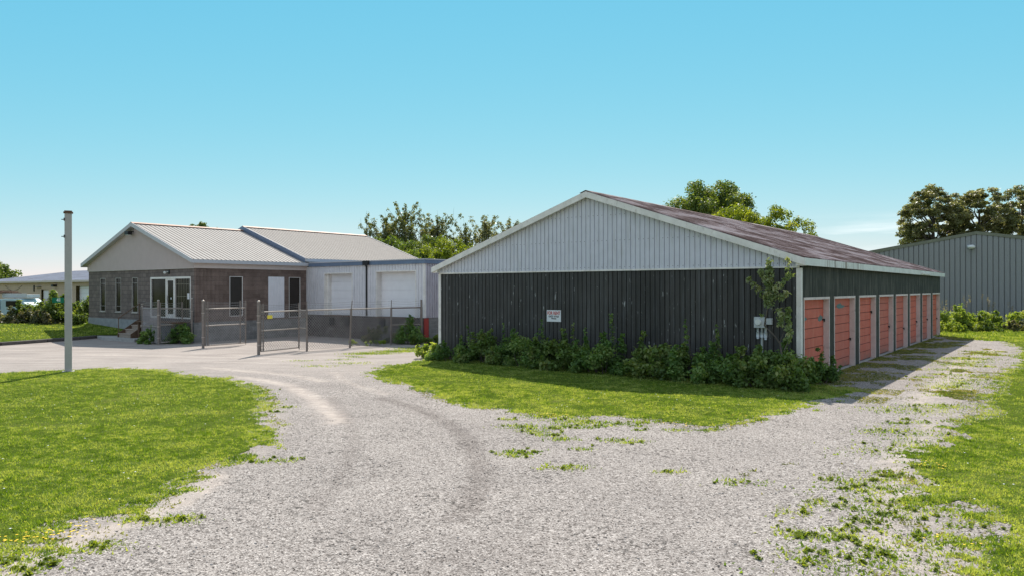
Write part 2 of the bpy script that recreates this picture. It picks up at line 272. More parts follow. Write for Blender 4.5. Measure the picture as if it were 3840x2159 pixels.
# ground materials
def gravel_material():
    m, nt, b = mat('crushed_gravel', 0.95, 0.15)
    v = coords(nt)
    warp = N(nt, 'TexNoise', Scale=9.0, Detail=2.0); nt.links.new(v, warp.inputs[0])
    vv = N(nt, 'VectorMath', operation='MULTIPLY_ADD'); nt.links.new(warp.outputs['Color'], vv.inputs[0]); vv.inputs[1].default_value = (0.05, 0.05, 0.05); nt.links.new(v, vv.inputs[2])
    vo = N(nt, 'TexVoronoi', Scale=66.0); nt.links.new(vv.outputs[0], vo.inputs[0])
    vo2 = N(nt, 'TexVoronoi', Scale=120.0); nt.links.new(v, vo2.inputs[0])
    s1 = N(nt, 'SeparateColor'); nt.links.new(vo.outputs['Color'], s1.inputs[0])
    s2 = N(nt, 'SeparateColor'); nt.links.new(vo2.outputs['Color'], s2.inputs[0])
    g1 = ramp(nt, s1.outputs[0], (0.0, (0.06, 0.050, 0.046)), (0.10, (0.13, 0.113, 0.105)), (0.22, (0.25, 0.225, 0.21)), (0.65, (0.335, 0.305, 0.287)), (1.0, (0.52, 0.485, 0.46)))
    g2 = ramp(nt, s2.outputs[1], (0.0, 0.55), (0.4, 1.0), (1.0, 1.35))
    # patches of larger, darker crushed stone among the fines
    vo3 = N(nt, 'TexVoronoi', Scale=26.0); nt.links.new(vv.outputs[0], vo3.inputs[0]); s3 = N(nt, 'SeparateColor'); nt.links.new(vo3.outputs['Color'], s3.inputs[0])
    big_st = ramp(nt, s3.outputs[0], (0.0, 0.42), (0.16, 0.42), (0.2, 1.0))
    bmask = ramp(nt, noise(nt, v, 0.8, 5, 0.7), (0.42, 0.15), (0.62, 1.0))
    g1 = mixc(nt, bmask, g1, mixc(nt, 1.0, g1, big_st, 'MULTIPLY'))
    coarse = mixc(nt, 0.75, g1, g2, 'MULTIPLY')
    big = noise(nt, v, 0.45, 5, 0.6); mid = noise(nt, v, 3.2, 5, 0.65)
    fine = ramp(nt, noise(nt, v, 60, 3), (0.3, (0.285, 0.255, 0.238)), (0.7, (0.37, 0.335, 0.312)))
    af = N(nt, 'Attribute'); af.attribute_name = 'fine'
    fm = math_(nt, 'ADD', af.outputs['Fac'], math_(nt, 'MULTIPLY', math_(nt, 'SUBTRACT', mid, 0.5), 1.3))
    fm = ramp(nt, fm, (0.25, 0.0), (0.85, 0.92))
    fine = mixc(nt, 0.30, fine, g2, 'MULTIPLY')
    col = mixc(nt, fm, coarse, fine)
    ap = N(nt, 'Attribute'); ap.attribute_name = 'pale'
    pmk = math_(nt, 'ADD', ap.outputs['Fac'], math_(nt, 'MULTIPLY', math_(nt, 'SUBTRACT', noise(nt, coords(nt, (1.6, 1.6, 1)), 3.0, 7, 0.7), 0.5), 1.6))
    pmk = ramp(nt, pmk, (0.35, 0.0), (0.85, 0.85)); pmk = math_(nt, 'MULTIPLY', pmk, ramp(nt, ap.outputs['Fac'], (0.05, 0.0), (0.3, 1.0)))
    col = mixc(nt, pmk, col, mixc(nt, 0.35, (0.46, 0.405, 0.365), g2, 'MULTIPLY'))
    at = N(nt, 'Attribute'); at.attribute_name = 'track'
    tm = math_(nt, 'ADD', at.outputs['Fac'], math_(nt, 'MULTIPLY', math_(nt, 'SUBTRACT', mid, 0.5), 0.9))
    tm = ramp(nt, tm, (0.35, 0.0), (0.95, 0.75))
    col = mixc(nt, tm, col, mixc(nt, 1.0, col, (0.66, 0.64, 0.635), 'MULTIPLY'))
    col = mixc(nt, 0.8, col, ramp(nt, big, (0.3, (0.84, 0.83, 0.83)), (0.7, (1.12, 1.11, 1.10))), 'MULTIPLY')
    # streaks left by tyres on the packed lot
    stv = coords(nt, (0.35, 3.2, 1), (0, 0, R(12)))
    stn = noise(nt, stv, 1.3, 6, 0.6)
    stc = ramp(nt, stn, (0.35, (0.80, 0.79, 0.785)), (0.65, (1.16, 1.15, 1.14)))
    col = mixc(nt, af.outputs['Fac'], col, mixc(nt, 1.0, col, stc, 'MULTIPLY'))
    nt.links.new(col, b.inputs['Base Color'])
    h = math_(nt, 'ADD', vo.outputs['Distance'], math_(nt, 'MULTIPLY', vo2.outputs['Distance'], 0.4))
    h = math_(nt, 'MULTIPLY', h, math_(nt, 'SUBTRACT', 1.0, math_(nt, 'MULTIPLY', fm, 0.85)))
    bump(nt, b, h, 0.8, 0.012)
    return m
M_['gravel'] = gravel_material()
m, nt, b = mat('grass_thatch', 1.0, 0.0)
v = coords(nt)
base = ramp(nt, noise(nt, v, 0.5, 6, 0.65), (0.3, (0.060, 0.092, 0.016)), (0.55, (0.095, 0.130, 0.024)), (0.75, (0.15, 0.155, 0.055)))
base = mixc(nt, 0.8, base, ramp(nt, noise(nt, v, 28, 4, 0.7), (0.3, 0.55), (0.7, 1.35)), 'MULTIPLY')
nt.links.new(base, b.inputs['Base Color']); bump(nt, b, noise(nt, v, 45, 3), 0.8, 0.03); M_['thatch'] = m
m, nt, b = mat('field_ground', 1.0, 0.0)
base = ramp(nt, noise(nt, coords(nt), 0.15, 8, 0.65), (0.3, (0.10, 0.13, 0.04)), (0.6, (0.16, 0.19, 0.06)), (0.8, (0.24, 0.23, 0.12)))
nt.links.new(base, b.inputs['Base Color']); M_['field'] = m

# ------------------------------------------------------------------ mesh builder and object helpers
class MB:
    def __init__(s): s.v = []; s.f = []; s.mi = []
    def add(s, vs, fs, mi=0):
        o = len(s.v); s.v += [tuple(p) for p in vs]; s.f += [tuple(i + o for i in f) for f in fs]; s.mi += [mi] * len(fs); return s
    def box(s, x0, x1, y0, y1, z0, z1, mi=0):
        return s.add([(x0,y0,z0),(x1,y0,z0),(x1,y1,z0),(x0,y1,z0),(x0,y0,z1),(x1,y0,z1),(x1,y1,z1),(x0,y1,z1)],
                     [(0,3,2,1),(4,5,6,7),(0,1,5,4),(1,2,6,5),(2,3,7,6),(3,0,4,7)], mi)
    def prism(s, poly, d, mi=0):
        """closed polygon of 3-D points extruded by vector d"""
        n = len(poly); d = Vector(d)
        vs = [tuple(p) for p in poly] + [tuple(Vector(p) + d) for p in poly]
        fs = [tuple(range(n))[::-1], tuple(range(n, 2*n))] + [(i, (i+1) % n, n + (i+1) % n, n + i) for i in range(n)]
        return s.add(vs, fs, mi)
    def tube(s, pts, rads, n=6, mi=0, caps=True):
        pts = [Vector(p) for p in pts]
        if not hasattr(rads, '__len__'): rads = [rads] * len(pts)
        vs = []; fs = []
        for i, p in enumerate(pts):
            d = (pts[min(i+1, len(pts)-1)] - pts[max(i-1, 0)]).normalized()
            a = d.cross(Vector((0, 0, 1)) if abs(d.z) < 0.9 else Vector((1, 0, 0))).normalized(); bb = d.cross(a)
            for k in range(n):
                t = 2 * math.pi * (k + 0.5) / n; vs.append(p + (a * math.cos(t) + bb * math.sin(t)) * rads[i])
        for i in range(len(pts) - 1):
            for k in range(n): fs.append((i*n+k, i*n+(k+1) % n, (i+1)*n+(k+1) % n, (i+1)*n+k))
        if caps: fs += [tuple(range(n)), tuple(range((len(pts)-1)*n, len(pts)*n))[::-1]]
        return s.add(vs, fs, mi)
    def sphere(s, c, r, n=8, mi=0, sq=(1, 1, 1)):
        vs = []; fs = []
        for i in range(n + 1):
            th = math.pi * i / n
            for k in range(n * 2):
                ph = math.pi * k / n; vs.append((c[0]+r*sq[0]*math.sin(th)*math.cos(ph), c[1]+r*sq[1]*math.sin(th)*math.sin(ph), c[2]+r*sq[2]*math.cos(th)))
        for i in range(n):
            for k in range(n * 2): fs.append((i*2*n+k, i*2*n+(k+1) % (2*n), (i+1)*2*n+(k+1) % (2*n), (i+1)*2*n+k))
        return s.add(vs, fs, mi)
    def build(s, name, mats, parent=None, smooth=False, bev=0.0):
        me = bpy.data.meshes.new(name); me.from_pydata(s.v, [], s.f); me.update()
        for m in (mats if isinstance(mats, (list, tuple)) else [mats]): me.materials.append(m)
        me.polygons.foreach_set('material_index', s.mi)
        if smooth: me.polygons.foreach_set('use_smooth', [True] * len(s.f))
        o = bpy.data.objects.new(name, me); COL.objects.link(o)
        if parent is not None: o.parent = parent
        if bev: bm_ = o.modifiers.new('bevel', 'BEVEL'); bm_.width = bev; bm_.segments = 2; bm_.limit_method = 'ANGLE'
        return o
def split(mb, name, mats, parent=None, **k):
    """every connected piece of mb becomes an object of its own under the same name"""
    par = list(range(len(mb.v)))
    def fd(i):
        while par[i] != i: par[i] = par[par[i]]; i = par[i]
        return i
    for f in mb.f:
        for j in f[1:]: par[fd(j)] = fd(f[0])
    grp = {}
    for f, m in zip(mb.f, mb.mi): grp.setdefault(fd(f[0]), []).append((f, m))
    out = []
    for fs in grp.values():
        ids = sorted({i for f, _ in fs for i in f}); mp_ = {i: n for n, i in enumerate(ids)}
        q = MB(); q.v = [mb.v[i] for i in ids]; q.f = [tuple(mp_[i] for i in f) for f, _ in fs]; q.mi = [m for _, m in fs]
        out.append(q.build(name, mats, parent, **k))
    return out
def tag(o, label=None, cat=None, group=None, kind=None):
    for k, v in (('label', label), ('category', cat), ('group', group), ('kind', kind)):
        if v: o[k] = v
    return o
def thing(name, label, cat, loc=(0, 0, 0), rz=0.0, group=None):
    o = bpy.data.objects.new(name, None); COL.objects.link(o); o.empty_display_size = 0.3
    o.location = loc; o.rotation_euler = (0, 0, rz); return tag(o, label, cat, group)
def npmesh(name, V, Fc, material, parent=None, rnd=None, k=4):
    me = bpy.data.meshes.new(name); V = np.asarray(V, np.float32).reshape(-1, 3); Fc = np.asarray(Fc, np.int32).reshape(-1, k)
    me.vertices.add(len(V)); me.vertices.foreach_set('co', V.ravel())
    me.loops.add(Fc.size); me.loops.foreach_set('vertex_index', Fc.ravel())
    me.polygons.add(len(Fc)); me.polygons.foreach_set('loop_start', np.arange(0, Fc.size, k, dtype=np.int32)); me.polygons.foreach_set('loop_total', np.full(len(Fc), k, np.int32))
    if rnd is not None:
        a = me.attributes.new('rnd', 'FLOAT', 'FACE'); a.data.foreach_set('value', np.asarray(rnd, np.float32))
    me.update(); me.validate(); me.materials.append(material)
    o = bpy.data.objects.new(name, me); COL.objects.link(o)
    if parent is not None: o.parent = parent
    return o

def profile(a0, a1, pitch, kind, depth, phase=0.0):
    """list of (position, outward offset) from a0 to a1 for a ribbed sheet"""
    shapes = {'sine': [(k / 6, 0.5 - 0.5 * math.cos(2 * math.pi * k / 6)) for k in range(6)],
              'rib': [(0.0, 0), (0.74, 0), (0.80, 1), (0.94, 1)],
              'thin': [(0.0, 0), (0.86, 0), (0.88, 1), (0.98, 1)],
              'batten': [(0.0, 0), (0.5, 0), (0.62, 1), (0.88, 1)],
              'groove': [(0.0, 0), (0.10, 0), (0.14, 1), (0.96, 1)],
              'box': [(0.0, 0), (0.50, 0), (0.56, 1), (0.94, 1)]}[kind]
    pts = []; k = math.floor((a0 - phase) / pitch) - 1
    while phase + k * pitch < a1 + pitch:
        for fr, o in shapes:
            pts.append((phase + (k + fr) * pitch, o * depth))
        k += 1
    def ev(a):
        for (p, q) in zip(pts, pts[1:]):
            if p[0] <= a <= q[0]: return p[1] + (q[1] - p[1]) * (a - p[0]) / max(1e-9, q[0] - p[0])
        return 0
    mid = [p for p in pts if a0 + 1e-4 < p[0] < a1 - 1e-4]
    return [(a0, ev(a0))] + mid + [(a1, ev(a1))]
def wall_sheet(mb, axis, plane, sgn, a0, a1, zb, zt, pitch=None, kind='sine', depth=0.02, phase=0.0, breaks=(), mi=0):
    """ribbed sheet in the plane x=plane (axis 'y') or y=plane (axis 'x'); offsets go towards sgn; zb, zt numbers or functions"""
    fb = zb if callable(zb) else (lambda a: zb); ft = zt if callable(zt) else (lambda a: zt)
    pr = profile(a0, a1, pitch, kind, depth, phase) if pitch else [(a0, 0), (a1, 0)]
    for br in breaks:
        if a0 < br < a1 and all(abs(p[0] - br) > 1e-4 for p in pr):
            i = next(i for i, p in enumerate(pr) if p[0] > br); p, q = pr[i-1], pr[i]
            pr.insert(i, (br, p[1] + (q[1] - p[1]) * (br - p[0]) / (q[0] - p[0])))
    vs = []
    for a, o in pr:
        for z in (fb(a), ft(a)):
            vs.append((plane + sgn * o, a, z) if axis == 'y' else (a, plane + sgn * o, z))
    fs = [(2*i, 2*i+2, 2*i+3, 2*i+1) for i in range(len(pr) - 1)]
    if (axis == 'y') == (sgn > 0): pass
    mb.add(vs, fs, mi)
def wall_open(mb, axis, plane, sgn, a0, a1, z0, z1, ops, **k):
    """wall sheet with rectangular openings (a0,a1,z0,z1)"""
    xs = sorted({a0, a1, *[o[0] for o in ops], *[o[1] for o in ops]})
    for l, r in zip(xs, xs[1:]):
        inn = sorted([o for o in ops if o[0] <= l + 1e-6 and o[1] >= r - 1e-6], key=lambda o: o[2])
        z = z0
        for o in inn:
            if o[2] > z + 1e-4: wall_sheet(mb, axis, plane, sgn, l, r, z, o[2], **k)
            z = o[3]
        top = z1
        if (not callable(top)) and z < top - 1e-4 or callable(top): wall_sheet(mb, axis, plane, sgn, l, r, z, top, **k)
def roof_sheet(mb, x0, x1, ye, ze, yr, zr, pitch, kind, depth, mi=0, thick=0.03, wob=0.0, rows=1):
    """ribbed roof slope: ribs run from the ridge (yr,zr) to the eave (ye,ze), spaced along x"""
    sl = Vector((0, ye - yr, ze - zr)); n = Vector((0, -(ze - zr), (ye - yr))); n = n if n.z > 0 else -n; n.normalize()
    pr = profile(x0, x1, pitch, kind, depth)
    vs = []; m_ = len(pr)
    for r in range(rows + 1):
        t = r / rows
        for a, o in pr:
            e = (random.uniform(-wob, wob) if (r == rows and wob) else 0)
            p = Vector((a, yr, zr)) + sl * t + sl.normalized() * e + n * o; vs.append(p)
    fs = [(r*m_+i, r*m_+i+1, (r+1)*m_+i+1, (r+1)*m_+i) for r in range(rows) for i in range(m_ - 1)]
    mb.add(vs, fs, mi)
def text_mesh(s, size, name, material, parent, origin, ux, uy, out, sx=1.0, bold=0.0):
    """writing as a thin solid mesh lying on a plane: ux right, uy up"""
    cu = bpy.data.curves.new('t', 'FONT'); cu.body = s; cu.size = size; cu.extrude = 0.002; cu.align_x = 'CENTER'; cu.align_y = 'CENTER'; cu.offset = bold
    ob = bpy.data.objects.new('t', cu); COL.objects.link(ob)
    dg = bpy.context.evaluated_depsgraph_get(); me = bpy.data.meshes.new_from_object(ob.evaluated_get(dg))
    bpy.data.objects.remove(ob)
    ux = Vector(ux).normalized(); uy = Vector(uy).normalized(); n = ux.cross(uy)
    for v in me.vertices:
        c = v.co.copy(); v.co = Vector(origin) + ux * c.x * sx + uy * c.y + n * (c.z + out)
    me.materials.clear(); me.materials.append(material)
    o = bpy.data.objects.new(name, me); COL.objects.link(o); o.parent = parent; return o

# ------------------------------------------------------------------ numpy noise, polygons
def vnoise(x, y, seed=0):
    xi = np.floor(x).astype(np.int64); yi = np.floor(y).astype(np.int64); xf = x - xi; yf = y - yi
    def h(a, b):
        n = (a * 374761393 + b * 668265263 + seed * 974634777) & 0x7fffffff
        n = ((n ^ (n >> 13)) * 1274126177) & 0x7fffffff
        return ((n ^ (n >> 16)) & 0xffff) / 65535.0
    u = xf*xf*(3-2*xf); v = yf*yf*(3-2*yf)
    return (h(xi,yi)*(1-u)+h(xi+1,yi)*u)*(1-v) + (h(xi,yi+1)*(1-u)+h(xi+1,yi+1)*u)*v
def fbm(x, y, s, seed=0, o=4):
    t = 0; a = 0.5; tot = 0
    for i in range(o):
        t = t + a * vnoise(x * s, y * s, seed + i); tot += a; a *= 0.55; s *= 2.05
    return t / tot
def inpoly(px, py, poly):
    ins = np.zeros(len(px), bool); n = len(poly)
    for i in range(n):
        x1, y1 = poly[i]; x2, y2 = poly[(i+1) % n]
        if y1 == y2: continue
        c = ((y1 > py) != (y2 > py)) & (px < (x2-x1)*(py-y1)/(y2-y1)+x1); ins ^= c
    return ins
def segdist(px, py, line):
    d = np.full(len(px), 1e9)
    for (x1, y1), (x2, y2) in zip(line, line[1:]):
        dx, dy = x2-x1, y2-y1; t = np.clip(((px-x1)*dx+(py-y1)*dy)/(dx*dx+dy*dy+1e-9), 0, 1)
        d = np.minimum(d, np.hypot(px-x1-t*dx, py-y1-t*dy))
    return d

# ------------------------------------------------------------------ ground
S = 3000
g = MB(); g.add([(-S,-S,-0.012),(S,-S,-0.012),(S,S,-0.012),(-S,S,-0.012)], [(0,1,2,3)])
tag(g.build('ground', M_['field']), kind='structure')
T1 = [(-2.91, 16.41), (-1.82, 14.78), (-1.13, 13.25), (-0.68, 11.69), (-0.46, 10.22), (-0.43, 8.9), (-0.54, 7.82)]
T2 = [(-4.06, 16.42), (-3.13, 13.88), (-2.66, 12.35), (-2.34, 10.6), (-2.2, 9.28), (-2.14, 8.11)]
S1 = [(-7.9, 20.6), (-6.67, 19.68), (-5.56, 18.46), (-4.42, 16.42), (-3.6, 14.55), (-3.18, 13.46)]
S2 = [(-4.3, 7.2), (-4.18, 7.84), (-3.96, 8.27), (-3.97, 9.11)]
xs = np.arange(-36, 30.01, 0.16); ys = np.arange(0, 46.01, 0.16)
GX, GY = np.meshgrid(xs, ys); gx = GX.ravel(); gy = GY.ravel()
track = np.maximum(np.exp(-(segdist(gx, gy, T1) / 0.24) ** 2), 0.75 * np.exp(-(segdist(gx, gy, T2) / 0.2) ** 2))
track = np.maximum(track, 0.6 * np.clip((fbm(gx, gy, 0.42, 5) - 0.46) * 4, 0, 1) * np.clip((9.6 - gy) / 3, 0, 1) * np.exp(-((gx - 0.3) / 2.6) ** 2))
fine = np.clip((gy - 16.5) / 6.0, 0, 1) * np.clip((9.5 - gx) / 4, 0, 1) * np.clip(0.62 + (gy - 20) * 0.05, 0, 1)
fine = np.maximum(fine, 0.75 * np.exp(-(segdist(gx, gy, S1) / 0.42) ** 2))
fine = np.maximum(fine, 0.7 * np.exp(-(segdist(gx, gy, S2) / 0.22) ** 2))
fine = np.maximum(fine, np.clip((gx - 7.5) / 6, 0, 1) * 0.35)
EDG = [(-7.8, 20.3), (-6.38, 18.39), (-5.09, 15.5), (-4.2, 13.2), (-3.8, 11.0), (-4.05, 9.5), (-4.0, 7.8), (-4.3, 6.9), (-5.0, 6.4)]
fine = np.maximum(fine, 0.62 * np.exp(-(segdist(gx, gy, EDG) / 0.38) ** 2))
EDG3 = [(4.4, 6.0), (3.9, 6.6), (4.3, 7.6), (4.6, 8.6), (5.2, 10.0), (6.8, 12.0), (9.0, 15.3), (13, 21)]
fine = np.maximum(fine, 0.60 * np.exp(-(segdist(gx, gy, EDG3) / 0.45) ** 2))
nx, ny = len(xs), len(ys)
idx = np.arange(nx * ny).reshape(ny, nx)
quads = np.stack([idx[:-1,:-1], idx[:-1,1:], idx[1:,1:], idx[1:,:-1]], -1).reshape(-1, 4)
gv = npmesh('gravel_lot', np.stack([gx, gy, np.zeros_like(gx)], 1), quads, M_['gravel'])
pale = 0.75 * np.exp(-(segdist(gx, gy, S1) / 0.28) ** 2)
for ln, a_, wd in (([(-5.2, 21.5), (-4.6, 19.8), (-3.7, 18.2), (-2.9, 17.0)], 0.6, 0.25), ([(-9.5, 22.8), (-7.5, 21.6), (-6.0, 20.6), (-5.0, 19.4)], 0.7, 0.3), ([(-16, 27.5), (-10, 26.2), (-6, 24.8), (-3.5, 23.6)], 0.55, 0.35), ([(-24, 26.5), (-15, 25.6), (-8, 24.2)], 0.5, 0.3), ([(-20, 29.5), (-12, 28.6), (-9, 26.5), (-6.5, 23.5)], 0.45, 0.3),
                   ([(-4.35, 6.2), (-4.1, 7.3), (-3.75, 8.4), (-3.8, 9.6)], 0.75, 0.24), ([(3.6, 6.0), (3.4, 6.9), (4.2, 8.2), (5.3, 10.2), (7.4, 13.0)], 0.6, 0.35), ([(8.5, 15.5), (11.5, 19.5), (15, 24.5), (19, 29)], 0.7, 0.5)):
    pale = np.maximum(pale, a_ * np.exp(-(segdist(gx, gy, ln) / wd) ** 2))
for nm, arr in (('track', track), ('fine', fine), ('pale', pale)):
    a = gv.data.attributes.new(nm, 'FLOAT', 'POINT'); a.data.foreach_set('value', arr.astype(np.float32))
tag(gv, kind='structure')

LAWN1 = [(-40, 17.2), (-14.95, 21.0), (-14.54, 21.87), (-13.57, 22.25), (-12.61, 22.6), (-11.39, 22.66), (-9.71, 21.61), (-8.83, 20.48), (-7.79, 20.3), (-6.38, 18.39), (-5.56, 16.82), (-5.09, 15.5), (-4.99, 14.73), (-4.53, 13.86), (-4.1, 13.02), (-4.2, 12.54), (-3.93, 12.09), (-3.91, 11.67), (-3.78, 11.02), (-4.02, 10.35), (-4.17, 9.92), (-3.99, 9.52), (-4.12, 9.08), (-4.02, 8.81), (-4.09, 8.56), (-3.95, 8.37), (-4.12, 8.26), (-4.02, 7.87), (-4.23, 7.77), (-4.66, 7.65), (-4.19, 7.43), (-4.05, 7.2), (-4.06, 6.99), (-4.36, 6.87), (-4.59, 6.79), (-4.9, 6.6), (-5.6, 5.5), (-40, 2)]
LAWN2 = [(-2.77, 25.9), (-3.21, 24.82), (-4.09, 22.91), (-4.09, 20.78), (-3.5, 19.57), (-2.56, 18.35), (-1.83, 16.78), (-1.48, 15.98), (-0.72, 15.16), (-0.1, 14.5), (0.31, 14.18), (1.04, 13.81), (1.89, 13.81), (2.6, 13.5), (3.12, 12.95), (3.29, 12.62), (3.62, 12.82), (4.6, 13.78), (5.45, 14.54), (6.13, 14.81), (6.1, 15.19), (6.53, 15.8), (6.89, 15.79), (8.0, 16.92), (8.3, 17.4), (7.9, 18.2), (7.2, 18.6), (-2.4, 26.0)]
LAWN3 = [(17.9, 26.2), (17.46, 25.13), (15.49, 22.72), (13.8, 20.73), (11.99, 18.18), (9.81, 15.56), (9.38, 14.59), (8.14, 13.44), (7.5, 12.58), (7.33, 11.82), (6.24, 11.16), (5.69, 10.66), (5.55, 10.2), (5.2, 9.7), (4.94, 9.17), (5.46, 9.17), (5.04, 8.7), (4.55, 8.45), (4.77, 8.1), (5.21, 8.27), (4.85, 7.58), (4.75, 7.21), (4.11, 7.0), (3.93, 6.61), (4.12, 6.53), (3.83, 6.29), (3.82, 6.0), (3.9, 4.5), (40, 4.5), (40, 40), (28, 40), (22.5, 34.2), (20.6, 30.2), (19.2, 28.0)]
FARG = [(24.0, 41.5), (21.0, 38.8), (21.6, 36.0), (21.66, 34.36), (22.4, 33.2), (23.5, 33.6), (40, 33.5), (40, 60), (24.5, 60)]
def jag(poly, step=0.12, amp=0.16, seed=1, far=60):
    pts = []
    for (x1, y1), (x2, y2) in zip(poly, poly[1:] + poly[:1]):
        d = math.hypot(x2-x1, y2-y1); n = max(1, int(d / (step if max(abs(x1), abs(x2)) < 30 and max(y1, y2) < 45 else 3)))
        for i in range(n): pts.append((x1+(x2-x1)*i/n, y1+(y2-y1)*i/n))
    p = np.array(pts); a = amp
    p2 = p + np.stack([(fbm(p[:,0], p[:,1], 1.7, seed) - 0.5) * 2.4 * a + (fbm(p[:,0], p[:,1], 5.5, seed+9) - 0.5) * a * 1.8, (fbm(p[:,0]+50, p[:,1], 1.7, seed) - 0.5) * 2.4 * a + (fbm(p[:,0], p[:,1]+50, 7, seed+9) - 0.5) * a * 1.3], 1)
    return [tuple(q) for q in p2]
LP = {}
def inset(p, d):
    a = np.array(p); area = 0.5 * np.sum(a[:,0]*np.roll(a[:,1],-1) - np.roll(a[:,0],-1)*a[:,1])
    t = np.roll(a, -3, 0) - np.roll(a, 3, 0); t /= np.linalg.norm(t, axis=1)[:, None] + 1e-9
    n = np.stack([-t[:,1], t[:,0]], 1) * (1 if area > 0 else -1)
    return [tuple(q) for q in a + n * d]
def lawn(name, poly, z, seed):
    pj = inset(jag(poly, seed=seed), 0.30); LP[name] = pj
    from mathutils.geometry import tessellate_polygon
    vs = [(x, y, z) for x, y in pj]; tri = tessellate_polygon([[Vector(v) for v in vs]])
    mb = MB(); mb.add(vs, [tuple(t) for t in tri])
    # make every face look up
    o = mb.build(name, M_['thatch']); me = o.data
    for p in me.polygons:
        if p.normal.z < 0: p.flip()
    return tag(o, kind='structure')
lawn('lawn', LAWN1, 0.008, 1); lawn('lawn', LAWN2, 0.009, 2); lawn('lawn', LAWN3, 0.010, 3); lawn('lawn', FARG, 0.006, 4)

# raised lawn by the office, retained by the timber kerb
KB = [(-23.9, 28.6), (-22.25, 32.0), (-21.5, 34.0), (-20.95, 35.6), (-20.75, 36.9)]
def bank_z(x, y):
    """height of the bank lawn: rises from the kerb to the office foundation"""
    d = segdist(np.array([x]), np.array([y]), KB)[0]
    return 0.13 + 0.48 * min(1.0, d / 5.5)
bx = np.arange(-46, -14.9, 0.5); byy = np.arange(26, 50.1, 0.5)
pts = {}; vs = []; fs = []
def inside_bank(x, y):
    # left of the kerb line and its extension, up to the office front wall
    for (x1, y1), (x2, y2) in zip([(-26.5, 23.2)] + KB, KB + [(-15.2, 34.4)]):
        if y1 - 0.01 <= y <= y2: return x < x1 + (x2 - x1) * (y - y1) / max(1e-6, y2 - y1)
    return y > 34.4 and x < 60
rowv = []
KL = [(-26.5, 23.2)] + KB
def kerb_x(y):
    for (x1, y1), (x2, y2) in zip(KL, KL[1:]):
        if y1 <= y <= y2: return x1 + (x2-x1)*(y-y1)/(y2-y1)
    return -20.75 if y > 36.9 else -26.5
mb = MB(); nrow = 0; NC = 40
for y in np.arange(24, 52.1, 0.5):
    x1 = kerb_x(y) - 0.05
    for k in range(NC + 1):
        t = k / NC; x = x1 + (-60 - x1) * (t ** 1.6)
        mb.v.append((x, y, bank_z(x, y) + 0.015 * float(fbm(np.array([x]), np.array([y]), 0.8, 3)[0])))
    nrow += 1
for r in range(nrow - 1):
    for k in range(NC): mb.f.append((r*(NC+1)+k+1, r*(NC+1)+k, (r+1)*(NC+1)+k, (r+1)*(NC+1)+k+1)); mb.mi.append(0)
tag(mb.build('lawn_bank', M_['thatch'], smooth=True), kind='structure')
# bank between kerb end, landing and office wall
OY = 0.649; ODU = (math.sin(OY), math.cos(OY)); ODT = (-math.cos(OY), math.sin(OY)); OC = (-14.475, 33.572)
def O2W(u, t): return (OC[0] + ODU[0]*u + ODT[0]*t, OC[1] + ODU[1]*u + ODT[1]*t)
def strip_z(u, t):
    k = np.clip((u + 1.35) / 1.4, 0, 1); return 0.135 + k * (0.20 + 0.30 * np.clip((t - 5) / 5.8, 0, 1))
mb = MB(); US = np.linspace(-1.3, 0.05, 6); TS = np.linspace(5.0, 11.2, 14)
for t_ in TS:
    for u_ in US: mb.v.append((*O2W(u_ if t_ > 6.9 else max(u_, -1.3 + 1.2 * (6.9 - t_) / 1.9), t_), float(strip_z(u_, t_)) + 0.012))
for r_ in range(13):
    for k in range(5): mb.f.append((r_*6+k+1, r_*6+k, (r_+1)*6+k, (r_+1)*6+k+1)); mb.mi.append(0)
ob = mb.build('lawn_bank', M_['thatch'], smooth=True); tag(ob, kind='structure')

# ------------------------------------------------------------------ foliage machinery
def leaf_cloud(C, Rr, n, size, up=0.4, flat=(1, 1, 1), shell=0.55, aspect=0.62, light_by_height=0.0):
    """n leaves spread through clumps C with radii Rr; returns verts, quads, rnd"""
    C = np.asarray(C, float); Rr = np.asarray(Rr, float); w_ = Rr ** 2; w_ /= w_.sum()
    k = rng.choice(len(C), n, p=w_)
    d = rng.normal(size=(n, 3)); d /= np.linalg.norm(d, axis=1)[:, None]
    r = Rr[k] * (shell + (1 - shell) * rng.random(n)) * rng.random(n) ** 0.25
    P = C[k] + d * r[:, None] * np.array(flat)
    nrm = rng.normal(size=(n, 3)); nrm[:, 2] = np.abs(nrm[:, 2]) * 0.6 + up; nrm += d * 0.5; nrm /= np.linalg.norm(nrm, axis=1)[:, None]
    t = np.cross(nrm, rng.normal(size=(n, 3))); t /= np.linalg.norm(t, axis=1)[:, None] + 1e-9
    b = np.cross(nrm, t); s = size * (0.6 + 0.8 * rng.random(n))[:, None]
    fold = nrm * s * 0.12
    V = np.stack([P - t*s*0.5, P + b*s*aspect*0.5 + fold, P + t*s*0.55 - fold, P - b*s*aspect*0.5 + fold], 1).reshape(-1, 3)
    Fq = np.arange(4 * n).reshape(n, 4)
    cl = rng.random(len(C)); rn = np.clip(0.55 * cl[k] + 0.45 * rng.random(n), 0, 1)
    return V, Fq, rn
def limb(mb, a, b, r0, r1, bend=0.12, n=5, seg=4):
    a = Vector(a); b = Vector(b); L_ = (b - a).length; pts = []
    o = Vector((random.uniform(-1, 1), random.uniform(-1, 1), random.uniform(-0.3, 0.3))) * bend * L_
    for i in range(seg + 1):
        t = i / seg; pts.append(a.lerp(b, t) + o * math.sin(math.pi * t))
    mb.tube(pts, [r0 + (r1 - r0) * i / seg for i in range(seg + 1)], n)
